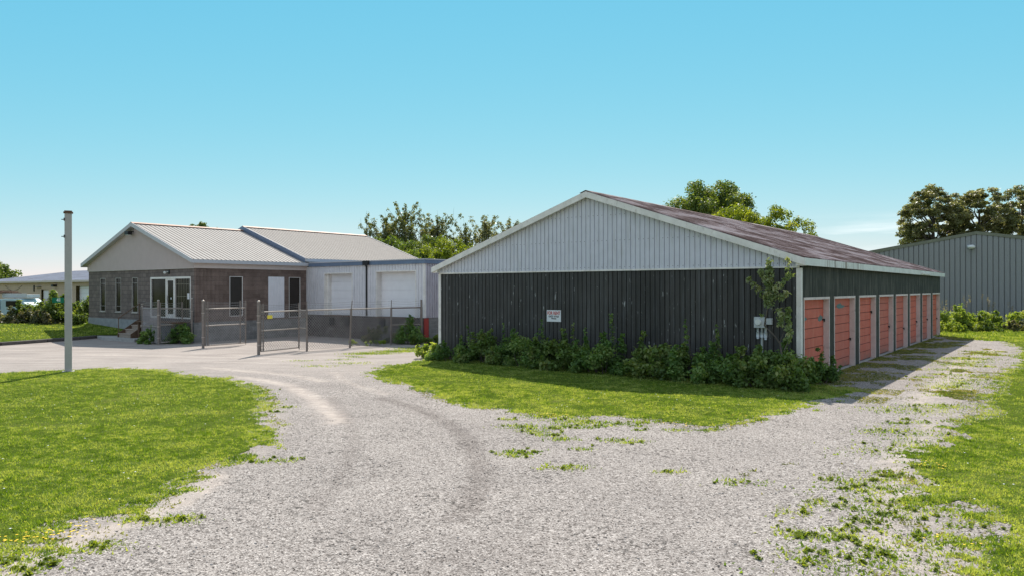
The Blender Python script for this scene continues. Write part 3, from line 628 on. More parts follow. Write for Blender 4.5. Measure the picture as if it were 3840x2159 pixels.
def tree(label, x, y, base_z, top, clumps, leafm, n, size, group=None, trunk_r=0.18, up=0.4, flat=(1, 1, 1), bark='bark', lean=0.0, twigs=0):
    """clumps: list of (dx, dy, z, r) relative to the trunk foot; each gets its own limb"""
    t = thing('tree', label, 'tree', (x, y, base_z), group=group)
    mb = MB(); h = top - base_z
    zmin = min(c[2] - c[3] for c in clumps)
    split = max(1.2, zmin * 0.75)
    mb.tube([(0, 0, -0.1), (lean*0.3, 0, split*0.5), (lean*0.6, 0.05, split), (lean, 0, (split + h*0.8)*0.5), (lean*1.2, 0, h*0.8)],
            [trunk_r*1.35, trunk_r, trunk_r*0.85, trunk_r*0.5, trunk_r*0.15], 8)
    for c in random.Random(len(clumps)).sample(clumps, min(26, len(clumps))):
        zs = min(max(split, c[2] - 0.55 * math.hypot(c[0], c[1]) - c[3] * 1.2), h * 0.75)
        limb(mb, (lean * zs / h, 0, zs), (c[0], c[1], c[2] + c[3] * 0.3), trunk_r * 0.33, 0.02, 0.10)
    for k in range(twigs):
        c = random.choice(clumps); a = Vector((c[0], c[1], c[2]))
        limb(mb, a, a + Vector((random.uniform(-.5, .5), random.uniform(-.5, .5), c[3] + random.uniform(0.2, 0.9))), 0.02, 0.006, 0.05, 4, 2)
    mb.build('trunk', M_[bark], t, smooth=True)
    V, Fq, rn = leaf_cloud([(c[0], c[1], c[2]) for c in clumps], [c[3] for c in clumps], n, size, up, flat)
    npmesh('crown', V, Fq, M_[leafm], t, rn)
    return t
def ell_clumps(n, rx, ry, zc, rz, rc, seed, surf=0.6):
    r = random.Random(seed); out = []
    while len(out) < n:
        p = Vector((r.uniform(-1, 1), r.uniform(-1, 1), r.uniform(-1, 1)))
        if p.length > 1 or p.length < surf * r.random(): continue
        out.append((p.x*rx, p.y*ry, zc + p.z*rz, rc * r.uniform(0.6, 1.25)))
    return out
def spire_clumps(n, h0, h1, w_, rc, seed):
    r = random.Random(seed); out = []
    for i in range(n):
        t = (i + r.random()) / n; z = h0 + (h1 - h0) * t; ww = w_ * (1.05 - t) ** 0.7
        a = r.uniform(0, 6.28); q = ww * r.random() ** 0.5
        out.append((q*math.cos(a), q*math.sin(a), z, rc * r.uniform(0.55, 1.1) * (1.1 - 0.6*t)))
    return out
def shrub(label, x, y, z, w_, d_, h, leafm, n, size, group=None, k=14, seed=0, name='shrub', stems=7, rz=0.0, cat='shrub', rc=0.30):
    t = thing(name, label, cat, (x, y, z), rz, group=group); r = random.Random(seed); cl = []
    for i in range(k):
        px = r.uniform(-w_, w_); py = r.uniform(-d_, d_)
        e = max(0.0, 1 - 0.55 * ((px / w_) ** 2) - 0.35 * ((py / d_) ** 2))
        zz = h * e * r.uniform(0.35, 0.86); cl.append((px, py, max(0.12, zz), h * rc * r.uniform(0.7, 1.25)))
    for i in range(k // 3):   # skirt that hides the stems
        cl.append((r.uniform(-w_, w_), r.uniform(-d_, d_) , h * 0.16, h * rc * 0.9))
    mb = MB()
    for c in cl[:stems]:
        limb(mb, (c[0]*0.5, c[1]*0.5, -0.05), (c[0], c[1], c[2] + c[3]*0.7), 0.016, 0.005, 0.08, 4, 3)
    mb.build('stem', M_['bark'], t)
    for i in range(k // 2):   # shoots that break the outline
        q = r.choice(cl[:k]); L2 = h * r.uniform(0.10, 0.30)
        for j in range(3): cl.append((q[0] + r.uniform(-.06, .06), q[1] + r.uniform(-.06, .06), q[2] + q[3]*0.8 + L2 * j / 2, 0.05 + 0.03 * (2 - j)))
    V, Fq, rn = leaf_cloud([c[:3] for c in cl], [max(c[3], 0.10 * h) for c in cl], n, size, 0.45, (1, 1, 0.85), 0.35)
    V[:, 2] = np.maximum(V[:, 2], 0.01)
    npmesh('foliage', V, Fq, M_[leafm], t, rn)
    return t

# ------------------------------------------------------------------ storage barn
BY = 0.652
BR = math.pi / 2 - BY
BC = (7.2539, 18.5767)
BDU = (math.sin(BY), math.cos(BY)); BDT = (-math.cos(BY), math.sin(BY))
def B2W(u, t): return (BC[0] + BDU[0]*u + BDT[0]*t, BC[1] + BDU[1]*u + BDT[1]*t)
BW, BL, HW, HR, HE, OF, OS = 12.32, 24.34, 2.98, 5.34, 3.178, 0.23, 0.18
slope = (HR - HE) / (BW/2 + OS)
barn = thing('storage_barn', 'long dark metal storage barn with white gable, rusty roof and salmon doors', 'barn', (*BC, 0), BR)
def rake_z(t, drop=0.0): return HR - slope * abs(t - BW/2) - drop
# front, lower dark cladding; upper white gable
mb = MB(); wall_sheet(mb, 'y', 0.0, -1, 0.07, BW - 0.07, -0.05, HW - 0.03, pitch=0.152, kind='groove', depth=0.034, phase=0.02); mb.build('front_cladding', M_['dark_clad'], barn)
mb = MB(); wall_sheet(mb, 'y', -0.03, -1, 0.0, BW, HW, lambda t: rake_z(t, 0.12), pitch=0.152, kind='groove', depth=0.032, phase=0.02, breaks=(BW/2,))
mb.build('gable_cladding', M_['gable_white'], barn)
mb = MB()   # screw heads across the gable
for k in range(1, 80):
    t = 0.02 + 0.152 * k - 0.1
    for z in (HW + 0.07, HW + 0.86, HW + 1.62, rake_z(t, 0.2)):
        if z < rake_z(t, 0.18) and (k * 7 + int(z * 10)) % 5 != 0: mb.box(-0.068, -0.058, t - 0.008, t + 0.008, z - 0.008, z + 0.008)
mb.build('screw_heads', M_['black'], barn)['kind'] = 'stuff'
mb = MB(); mb.box(-0.075, 0.0, 0, BW, HW - 0.045, HW, 0); mb.build('drip_trim', M_['white_trim'], barn)
mb = MB(); mb.box(-0.045, 0.10, -0.045, 0.07, -0.05, HW - 0.05); mb.build('corner_trim', M_['white_trim'], barn)
mb = MB(); mb.box(-0.045, 0.05, BW - 0.07, BW + 0.045, -0.05, HW - 0.05); mb.build('corner_trim', M_['white_trim'], barn)
# door side
doors = [(0.30, 2.78), (3.30, 5.83), (6.40, 8.88), (9.44, 11.98), (12.49, 15.02), (15.56, 18.12), (18.70, 21.15), (21.77, 24.22)]
DT = 2.13; DD = 0.16
mb = MB(); wall_open(mb, 'x', 0.0, -1, 0.10, BL, -0.05, HW + 0.06, [(a, b_, -0.05, DT + 0.0) for a, b_ in doors], pitch=0.0762, kind='sine', depth=0.016)
mb.build('side_cladding', M_['dark_side'], barn)
mb = MB(); wall_sheet(mb, 'x', BW, 1, 0.05, BL, -0.05, HW + 0.06, pitch=0.0762, kind='sine', depth=0.014)
mb.build('rear_side_cladding', M_['dark_side'], barn)
mb = MB(); wall_sheet(mb, 'y', BL, 1, 0, BW, -0.05, lambda t: rake_z(t, 0.08), pitch=0.152, kind='rib', depth=0.02, breaks=(BW/2,)); mb.build('back_cladding', M_['dark_clad'], barn)
rd = random.Random(3)
for i, (a, b_) in enumerate(doors):
    fr = MB()
    fr.box(a, a + 0.045, -0.022, DD + 0.02, 0, DT); fr.box(b_ - 0.05, b_, -0.024, DD + 0.02, -0.03, DT)
    fr.box(a - 0.005, b_ + 0.005, -0.028, DD + 0.02, DT, DT + 0.065)
    fr.build('door_frame', M_['jamb'], barn)
    d = MB(); nb = 8; hb = (DT - 0.03) / nb
    for k in range(nb):
        z0 = 0.03 + k * hb; d.box(a + 0.045, b_ - 0.05, DD - 0.025, DD + 0.015, z0 + 0.02, z0 + hb, 0)
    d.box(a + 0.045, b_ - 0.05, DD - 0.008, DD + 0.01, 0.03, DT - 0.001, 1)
    do = d.build('door', [M_['salmon'], M_['door_groove']], barn)
    h = MB(); hz = [1.55, 0.85, 1.62, 0.98, 0.78, 0.95, 0.95, 0.9][i]
    h.box(b_ - 0.17, b_ - 0.06, DD - 0.05, DD - 0.026, hz - 0.02, hz + 0.02); h.box(b_ - 0.10, b_ - 0.07, DD - 0.075, DD - 0.05, hz - 0.06, hz + 0.025)
    h.build('latch', M_['black'], do)
    if i < 2:
        for (uu, zz, ww, hh) in ([(0.95, 1.62, 0.17, 0.06), (2.40, 1.60, 0.27, 0.10)] if i == 0 else [(4.55, 1.90, 0.55, 0.085)]):
            pb = MB(); n = 18; poly = []
            for k in range(n):
                an = 2*math.pi*k/n; q_ = rd.uniform(0.45, 1.1); poly.append((uu + ww*math.cos(an)*q_, DD - 0.0265, zz + hh*math.sin(an)*q_))
            pb.prism(poly, (0, -0.002, 0)); pb.build('flaked_patch', M_['flaked_blotch'], do)
mb = MB(); mb.box(-0.02, BL + 0.02, 0.0, 0.2, -0.06, 0.012)
mb.box(0.0, BL, BW - 0.2, BW, -0.06, 0.012); mb.build('floor_sill', M_['concrete'], barn)
# roof
mb = MB()
roof_sheet(mb, -OF, BL + OF, -OS, HE, BW/2, HR, 0.152, 'batten', 0.026, wob=0.014, rows=6)
roof_sheet(mb, -OF, BL + OF, BW + OS, HE, BW/2, HR, 0.0762, 'sine', 0.018, wob=0.014, rows=1)
for s in (-1, 1):   # ridge cap wings
    y0 = BW/2; mb.add([(-OF-0.01, y0, HR+0.035), (BL+OF, y0, HR+0.035), (BL+OF, y0+s*0.22, HR+0.033-0.22*slope), (-OF-0.01, y0+s*0.22, HR+0.033-0.22*slope)], [(0,1,2,3)])
rf = mb.build('roof', M_['rust_roof'], barn)
mb = MB()
for s, ye in ((0, -OS), (1, BW + OS)):
    mb.prism([(-OF+0.03, ye, HE-0.02), (-OF+0.03, BW/2, HR-0.02), (-OF+0.03, BW/2, HR-0.06), (-OF+0.03, ye, HE-0.06)], (BL+2*OF-0.06, 0, 0))
mb.build('roof_deck', M_['roof_underside'], barn)
mb = MB()   # raking fascia boards of the front gable
for s in (-1, 1):
    ye = BW/2 + s * (BW/2 + OS)
    for x0, x1 in ((-OF-0.012, -OF+0.028), (BL+OF-0.03, BL+OF+0.01)):
        mb.prism([(x0, ye, HE-0.005), (x0, BW/2, HR-0.005), (x0, BW/2, HR-0.185), (x0, ye, HE-0.185)], (x1-x0, 0, 0))
        mb.prism([(x0+0.04, ye, HE-0.10), (x0+0.04, BW/2, HR-0.10), (x0+0.04, BW/2, HR-0.12), (x0+0.04, ye, HE-0.12)], (OF-0.04 if x0 < 0 else 0.03, 0, 0))
split(mb, 'rake_fascia', M_['white_trim'], barn)
for y0, y1 in ((-OS-0.03, -OS), (BW+OS, BW+OS+0.03)):
    mb = MB(); mb.box(-OF+0.03, BL+OF-0.03, y0, y1, HE-0.19, HE-0.004); mb.box(-OF-0.01, -OF+0.03, y0-0.003, y1+0.003, HE-0.188, HE-0.002)
    if y0 < 0: mb.box(-OF+0.03, BL+OF-0.03, -OS+0.002, -0.02, HE-0.125, HE-0.10)
    mb.build('eave_fascia', M_['fascia_rust'], barn)
mb = MB(); mb.box(-OF+0.03, -0.032, -OS, 0.04, HW, HE-0.06); mb.box(-OF+0.03, -0.032, BW-0.04, BW+OS, HW, HE-0.06); split(mb, 'eave_return', M_['white_trim'], barn)
# lamp strip under the eave near the far end
lt = MB(); lt.box(17.2, 19.6, -OS-0.075, -OS-0.035, HE-0.15, HE-0.09); lt.box(17.2, 19.6, -OS-0.068, -OS-0.040, HE-0.172, HE-0.15, 1)
tag(lt.build('strip_light', [M_['white_trim'], M_['lamp_glass']]), 'slim white strip light fixed on the barn eave above the far salmon doors', 'lamp')
bpy.data.objects['strip_light'].location = (*BC, 0); bpy.data.objects['strip_light'].rotation_euler = (0, 0, BR)
# for-rent sign
sg = thing('rent_sign', 'white board reading FOR RENT on the dark green barn front', 'sign', (*BC, 0), BR)
mb = MB(); mb.box(-0.050, -0.036, 7.18, 7.71, 1.40, 1.76); mb.build('board', M_['sign_white'], sg)
ux = (0, -1, 0); uz = (0, 0, 1)
text_mesh('FOR RENT', 0.145, 'lettering', M_['letter_red'], sg, (-0.051, 7.445, 1.665), ux, uz, 0.001, 0.72, 0.003)
text_mesh("UNITS 10'X20'", 0.082, 'lettering', M_['letter_black'], sg, (-0.051, 7.445, 1.562), ux, uz, 0.001, 0.78, 0.001)
text_mesh('Phone', 0.072, 'lettering', M_['letter_black'], sg, (-0.051, 7.445, 1.50), ux, uz, 0.001, 1.0, 0.001)
# electric meter box with conduits
mt = thing('meter_box', 'grey electric meter box with round dial and three pale conduits below on barn front', 'meter box', (*BC, 0), BR)
mb = MB(); mb.box(-0.16, -0.024, 0.83, 1.11, 1.41, 1.69); mb.build('box', M_['utility_grey'], mt, bev=0.008)
mb = MB(); mb.tube([(-0.16, 0.99, 1.56), (-0.21, 0.99, 1.56)], 0.075, 16); mb.build('dial', M_['lamp_glass'], mt)
mb = MB(); mb.box(-0.14, -0.024, 0.66, 0.80, 1.50, 1.66); mb.build('switch_box', M_['utility_grey'], mt, bev=0.006)
for yy, z0 in ((1.03, 1.12), (0.925, -0.05), (0.83, 1.10)):
    mb = MB(); mb.tube([(-0.075, yy, 1.41), (-0.075, yy, z0)], 0.032, 10); mb.tube([(-0.075, yy, 1.30), (-0.075, yy, 1.16)], 0.042, 10); mb.build('conduit', M_['pvc'], mt, smooth=True)

# ------------------------------------------------------------------ office and warehouse
OR_ = math.pi / 2 - OY
off = thing('warehouse_building', 'low block office with cream metal roofs and a white loading dock wing', 'building', (*OC, 0), OR_)
W_, OHR, OHE, OOF, OOS = 10.71, 5.69, 3.77, 0.287, 0.275
osl = (OHR - OHE) / (W_/2 + OOS)
U1, U2 = 6.18, 15.0
HB = 0.92; HT = 3.38
slits = [(8.74, 9.33), (7.01, 7.60), (5.24, 5.83)]
store = (0.29, 3.96, 1.07, 3.0)
mb = MB(); wall_open(mb, 'y', 0.0, -1, 0.0, W_, HB, HT, [(a, b_, 1.28, 3.0) for a, b_ in slits] + [store]); mb.build('front_wall', M_['block_front'], off)
mb = MB(); mb.box(-0.03, 0.2, 0.0, W_+0.02, -0.1, HB); mb.build('foundation', M_['foundation'], off)
mb = MB(); mb.box(0.2, U1, -0.02, 0.3, -0.1, HB); mb.box(-0.03, 0.2, -0.02, 0.0, -0.1, HB); mb.build('foundation', M_['block_base'], off)
sw = [(1.75, 2.44, 1.15, 3.02), (3.85, 4.78, 1.0, 3.03), (5.08, 5.77, 1.0, 3.02)]
mb = MB(); wall_open(mb, 'x', 0.0, -1, 0.0, U1, HB, HT, sw, pitch=0.0667, kind='box', depth=0.034); mb.build('side_wall', M_['block_side'], off)
mb = MB(); wall_sheet(mb, 'x', W_, 1, 0.0, U2, 0.3, HT + 0.3); wall_sheet(mb, 'y', U2, 1, 0.0, W_, -0.1, lambda t: 5.9 - 0.35 * abs(t - W_/2)); wall_sheet(mb, 'x', 0.0, -1, U1, U2, -0.1, 3.9)
mb.build('rear_wall', M_['block_front'], off)
# gable and frieze
mb = MB(); wall_sheet(mb, 'y', -0.05, -1, -0.05, W_+0.05, HT, lambda t: OHR - osl*abs(t - W_/2) - 0.10, pitch=0.10, kind='thin', depth=0.012, breaks=(W_/2,)); mb.build('gable_cladding', M_['tan_clad'], off)
mb = MB(); mb.box(-0.05, U1+0.02, -0.06, 0.0, HT, OHE-0.10); mb.build('frieze', M_['frieze'], off)
mb = MB(); mb.box(-0.05, 0.0, 0.0, W_, HT-0.012, HT); mb.build('drip_trim', M_['alu'], off)
for nm, mt_, x0, x1, he, hr, p in (('front_roof', 'office_roof', -OOF, U1+0.05, OHE, OHR, 0.229), ('rear_roof', 'rear_roof', 5.90, U2, 3.99, 5.905, 0.229)):
    mb = MB()
    ex = (W_/2 + OOS)
    roof_sheet(mb, x0, x1, -OOS, he, W_/2, hr, p, 'rib', 0.0, rows=1); roof_sheet(mb, x0, x1, W_+OOS, he, W_/2, hr, p, 'rib', 0.0, rows=1)
    # folded seams stand on the pans as raised ribs
    k = x0 + 0.12
    sl_ = (hr - he) / ex
    while k < x1 - 0.02:
        for s in (-1, 1):
            ye = W_/2 + s*ex
            mb.prism([(k-0.016, ye, he-0.004), (k+0.016, ye, he-0.004), (k+0.012, ye, he+0.018), (k-0.012, ye, he+0.018)], (0, W_/2-ye, hr-he), 0 if s > 0 else 1)
        k += p
    o_ = mb.build(nm, [M_[mt_], M_['seam']], off)
    mb = MB()
    for s in (-1, 1):
        y0 = W_/2; mb.add([(x0-0.02, y0, hr+0.07), (x1, y0, hr+0.07), (x1, y0+s*0.16, hr+0.055-0.16*sl_), (x0-0.02, y0+s*0.16, hr+0.055-0.16*sl_)], [(0,1,2,3)])
    mb.build('ridge_cap', M_['ridge_cap'], o_)
    mb = MB()
    for s in (-1, 1):
        ye = W_/2 + s*ex
        for xx in ((x0-0.02, x0+0.015), (x1-0.015, x1+0.02)):
            mb.prism([(xx[0], ye, he+0.03), (xx[0], W_/2, hr+0.05), (xx[0], W_/2, hr-0.15), (xx[0], ye, he-0.16)], (xx[1]-xx[0], 0, 0))
        mb.box(x0+0.015, x1-0.015, ye-0.02, ye+0.02, he-0.165, he-0.008)
        mb.prism([(x0+0.015, ye, he-0.14), (x0+0.015, W_/2, hr-0.14), (x0+0.015, W_/2, hr-0.12), (x0+0.015, ye, he-0.12)], (x1-x0-0.03, 0, 0))
    mb.build('fascia', M_['fascia_blue' if nm == 'front_roof' else 'fascia_blue'], o_)
    if nm == 'rear_roof':   # exposed step of the taller roof
        mb = MB()
        for s in (-1, 1):
            ye = W_/2 + s*ex
            mb.prism([(x0-0.03, ye, he+0.035), (x0-0.03, W_/2, hr+0.055), (x0-0.03, W_/2, hr-0.24), (x0-0.03, ye, he-0.24)], (0.008, 0, 0))
        mb.build('step_flashing', M_['flash_blue'], o_)
# slit windows
for a, b_ in slits:
    fr = MB()
    for (p0, p1, z0, z1) in ((a, a+0.022, 1.28, 3.0), (b_-0.022, b_, 1.28, 3.0), (a+0.022, b_-0.022, 1.28, 1.31), (a+0.022, b_-0.022, 2.975, 3.0), (a+0.022, b_-0.022, 1.56, 1.575), (a+0.022, b_-0.022, 2.72, 2.735)):
        fr.box(-0.02, 0.06, p0, p1, z0, z1)
    fr.box(-0.05, 0.0, a-0.03, b_+0.03, 1.235, 1.278)
    f_ = fr.build('window', M_['dull_alu'], off); pn = MB(); pn.box(0.03, 0.05, a+0.022, b_-0.022, 1.31, 2.975); pn.build('pane', M_['glass'], f_)
# glazed entrance
a, b_, z0, z1 = store
fr = MB()
for (p0, p1, q0, q1) in ((a, b_, z1-0.09, z1), (a, b_, z0, z0+0.06), (a, a+0.05, z0+0.06, z1-0.09), (b_-0.06, b_, z0+0.06, z1-0.09), (1.66, 1.76, z0+0.06, z1-0.09), (2.42, 2.52, z0+0.06, z1-0.09)):
    fr.box(-0.03, 0.06, p0, p1, q0, q1)
en = fr.build('entrance_frame', M_['alu'], off)
pn = MB(); pn.box(0.03, 0.05, a+0.05, 1.66, z0+0.06, z1-0.09); pn.build('pane', M_['glass'], en)
pn = MB(); pn.box(0.03, 0.05, 2.52, b_-0.06, z0+0.06, z1-0.09); pn.build('pane', M_['glass'], en)
dr = MB()
for (p0, p1, q0, q1) in ((1.76, 1.83, z0+0.06, z1-0.09), (2.35, 2.42, z0+0.06, z1-0.09), (1.83, 2.35, z0+0.06, z0+0.2), (1.83, 2.35, z1-0.17, z1-0.09)):
    dr.box(-0.015, 0.04, p0, p1, q0, q1)
dr_ = dr.build('entrance_door', M_['alu'], off)
pn = MB(); pn.box(0.005, 0.02, 1.83, 2.35, z0+0.2, z1-0.17); pn.build('pane', M_['glass'], dr_)
pn = MB(); pn.tube([(-0.06, 2.3, 1.75), (-0.06, 2.3, 2.15)], 0.012, 8); pn.build('door_handle', M_['steel'], dr_)
pn = MB(); pn.box(-0.002, 0.004, 2.02, 2.10, 1.96, 2.05); pn.build('notice', M_['sign_white'], dr_)
br = MB()
for k in range(10): t = a + 0.12 + k * 0.145; br.tube([(0.015, t, z0+0.06), (0.015, t, z1-0.09)], 0.006, 5)
for zz in (1.5, 2.1, 2.65): br.box(0.008, 0.02, a+0.05, 1.66, zz, zz+0.015)
br.build('window_bars', M_['bars'], en)
nb_ = MB(); nb_.box(0.0, 0.008, 0.44, 0.62, 1.98, 2.25); nb_.build('poster', M_['panel_white'], en)
# side openings
def rect_frame(mb, axis, p0, p1, o0, o1, z0, z1, wd):
    for (l, r, b0, t0) in ((o0, o0+wd, z0, z1), (o1-wd, o1, z0, z1), (o0+wd, o1-wd, z0, z0+wd), (o0+wd, o1-wd, z1-wd, z1)):
        if axis == 'y': mb.box(p0, p1, l, r, b0, t0)
        else: mb.box(l, r, p0, p1, b0, t0)
for i in (0, 2):
    a, b_, z0, z1 = sw[i]; fr = MB(); rect_frame(fr, 'x', -0.03, 0.05, a, b_, z0, z1, 0.022)
    f_ = fr.build('window', M_['alu'], off); pn = MB(); pn.box(a+0.022, b_-0.022, 0.01, 0.04, z0+0.022, z1-0.022); pn.build('shutter', M_['soot'], f_)
a, b_, z0, z1 = sw[1]
pn = MB(); wall_sheet(pn, 'x', -0.035, -1, a, b_, z0, z1, pitch=0.155, kind='rib', depth=0.015); pn.box(a, b_, -0.034, 0.02, z0, z1); pn.build('sheeted_window', M_['panel_white'], off)
# floodlight in the gable, lamp over the door
fl = MB(); fl.box(-0.42, -0.20, 5.42, 5.78, 5.12, 5.30); fl.tube([(-0.05, 5.6, 5.30), (-0.22, 5.6, 5.30), (-0.3, 5.6, 5.28)], 0.025, 6)
f_ = fl.build('floodlight', M_['black'], off, bev=0.01); pn = MB(); pn.box(-0.40, -0.22, 5.45, 5.75, 5.10, 5.119); pn.build('lens', M_['lamp_glass'], f_)
fl = MB(); fl.sphere((-0.15, 2.35, 3.20), 0.065, 7); fl.tube([(0, 2.3, 3.24), (-0.12, 2.3, 3.22)], 0.03, 6); f_ = fl.build('wall_lamp', M_['lamp_glass'], off, smooth=True)
pn = MB(); pn.box(-0.03, -0.004, 2.15, 2.32, 3.14, 3.32); pn.build('bracket', M_['black'], f_)
# loading dock wing: front wall in the plane x=U1, w runs along -y
DW = 8.51; DTOP = 3.56
dd = [(-3.64, -1.47, 1.12, 3.18), (-8.01, -5.32, 1.10, 3.22)]
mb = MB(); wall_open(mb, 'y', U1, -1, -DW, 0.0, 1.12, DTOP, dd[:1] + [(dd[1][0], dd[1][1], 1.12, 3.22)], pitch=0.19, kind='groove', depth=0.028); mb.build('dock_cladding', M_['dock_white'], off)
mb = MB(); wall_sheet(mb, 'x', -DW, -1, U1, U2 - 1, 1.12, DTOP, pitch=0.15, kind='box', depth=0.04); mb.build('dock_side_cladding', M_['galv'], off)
mb = MB(); mb.box(U1-0.0, U1+0.3, -DW, 0.0, -0.1, 1.12); mb.build('dock_base', M_['block_dock'], off)
mb = MB(); mb.box(U1+0.3, U2-1, -DW, -DW+0.3, -0.1, 1.12); mb.build('dock_base', M_['block_base'], off)
mb = MB(); mb.box(U1-0.10, U2-1, -DW-0.10, -0.3, DTOP, 3.76); mb.build('dock_roof', M_['flash_blue'], off)
mb = MB(); mb.box(U1-0.125, U1-0.10, -DW-0.12, -0.3, 3.735, 3.78); mb.box(U1-0.10, U2-1, -DW-0.125, -DW-0.10, 3.735, 3.78); mb.build('roof_edge', M_['fascia_blue'], off)
mb = MB(); mb.box(U1-0.035, U1+0.05, -DW-0.035, -DW+0.06, 1.12, DTOP); mb.build('dock_corner_trim', M_['white_trim'], off)
for (a, b_, z0, z1), wd in zip(dd, (0.14, 0.0)):
    fr = MB(); D_ = 0.32
    fr.box(U1-0.035, U1+D_, b_-0.05, b_, z0, z1); fr.box(U1-0.035, U1+D_, a, a+0.05, z0, z1); fr.box(U1-0.04, U1+D_, a, b_, z1-0.001, z1+0.06)
    if wd: fr.box(U1+0.1, U1+D_, b_-0.05-wd, b_-0.05, z0, z1)
    f_ = fr.build('dock_door_frame', M_['white_trim'], off)
    dr = MB(); n = 5; hb = (z1 - z0) / n
    for k in range(n): dr.box(U1+D_-0.03, U1+D_+0.02, a+0.05, b_-0.05-wd, z0+k*hb+0.022, z0+(k+1)*hb)
    dr.box(U1+D_-0.005, U1+D_+0.01, a+0.05, b_-0.05-wd, z0, z1)
    dr.build('overhead_door', M_['door_white'], off)
    lg = MB(); lg.box(U1-0.06, U1+D_, a, b_, z0-0.045, z0-0.002); lg.build('dock_ledge', M_['rust_steel'], off)
for (a, b_) in ((-2.24, -1.95), (-3.45, -3.15), (-5.95, -5.62), (-7.78, -7.42)):
    mb = MB(); mb.box(U1-0.11, U1, a, b_, 0.60, 1.0); mb.build('dock_bumper', M_['dark_bumper'], off, bev=0.01)
mb = MB(); mb.tube([(U1-0.14, -4.72, 3.60), (U1-0.07, -4.70, 3.48), (U1-0.07, -4.70, 1.15)], 0.04, 8); mb.box(U1-0.2, U1-0.126, -4.95, -4.55, 3.56, 3.77); mb.build('downspout', M_['black'], off)
mb = MB(); mb.box(U1-0.06, U1+0.2, -DW-0.06, -DW-0.0005, -0.05, 1.10); mb.build('corner_guard', M_['red_post'], off)

# deck, steps and landing in front of the office door
dk = MB(); dk.box(-1.0, -0.04, 0.1, 3.38, 0.90, 0.95)
for tt in (0.2, 1.7, 3.25): dk.box(-0.95, -0.87, tt, tt+0.08, 0.0, 0.9)
deck = thing('entrance_deck', 'small raised timber deck below the glazed office door', 'deck', (*OC, 0), OR_)
dk.build('platform', M_['wood_dark'], deck)
mb = MB(); mb.tube([(-0.15, 4.80, 1.72), (-1.15, 4.80, 1.05)], 0.022, 6); mb.tube([(-0.15, 4.80, 0.9), (-0.15, 4.80, 1.72)], 0.02, 6); mb.tube([(-1.15, 4.80, 0.13), (-1.15, 4.80, 1.05)], 0.02, 6)
st = thing('timber_steps', 'three weathered timber steps with handrail on a concrete landing by the office', 'steps', (*OC, 0), OR_)
mb.build('handrail', M_['wood_dark'], st)
mb = MB()
for k in range(3):
    z = 0.14 + 0.19 * (k + 1) ; u = -1.18 + 0.30 * k
    mb.box(u - 0.03, u + 0.32, 3.45, 4.70, z - 0.04, z)
split(mb, 'tread', M_['wood_step'], st)
mb = MB()
for k in range(3):
    z = 0.14 + 0.19 * (k + 1); u = -1.18 + 0.30 * k
    mb.box(u, u + 0.03, 3.47, 4.68, z - 0.19, z - 0.042)
split(mb, 'riser', M_['wood_step'], st)
mb = MB()
for yy in (3.41, 4.70):
    mb.prism([(-1.23, yy, 0.13), (-0.05, yy, 0.13), (-0.05, yy, 0.96), (-0.30, yy, 0.93), (-1.23, yy, 0.32)], (0, 0.04, 0))
split(mb, 'stringer', M_['wood_dark'], st)
lp = MB(); lp.add([(-1.5, 2.5, 0.135), (-0.05, 3.3, 0.135), (-0.05, 5.0, 0.135), (-0.7, 6.6, 0.135), (-1.2, 7.1, 0.135), (-1.65, 5.2, 0.135)], [(0, 5, 4, 3, 2, 1)])
top = lp.v[:]; lp.v += [(x, y, -0.05) for x, y, z in top]
for i in range(6): lp.f.append((i, (i+1) % 6, 6+(i+1) % 6, 6+i)); lp.mi.append(0)
o_ = lp.build('landing_slab', M_['concrete']); o_.location = (*OC, 0); o_.rotation_euler = (0, 0, OR_); tag(o_, kind='structure')
# planter box by the gate
mb = MB(); mb.box(-0.3, 0.3, -0.12, 0.12, 0, 0.2); mb.box(-0.33, 0.33, -0.15, 0.15, 0.2, 0.235)
pb = mb.build('planter_box', M_['black'], bev=0.01); pb.location = (*O2W(-0.8, 2.9), 0.95); pb.rotation_euler = (0, 0, OR_ + 1.4); tag(pb, 'small dark planter box on the timber deck rail by the office door', 'planter')
# railway tie kerb
for i, (p, q) in enumerate(zip([(-26.5, 23.2)] + KB, KB)):
    a = Vector((*p, 0)); b = Vector((*q, 0)); d = b - a; L_ = d.length - 0.03
    mb = MB(); mb.box(0, L_, -0.11, 0.11, -0.05, 0.155 if i % 2 else 0.148)
    o_ = mb.build('timber_kerb', M_['kerb_wood'], bev=0.02); o_.location = a; o_.rotation_euler = (0, 0, math.atan2(d.y, d.x))
    lab = ['old dark railway tie edging the lawn, outermost left and nearest the camera', 'dark railway tie edging the lawn at the left picture edge', 'dark railway tie edging the lawn just left of the grey pole', 'dark railway tie edging the lawn behind the grey pole', 'short dark railway tie at the corner of the concrete landing'][i]
    tag(o_, lab, 'kerb', 'railway ties edging the office lawn')

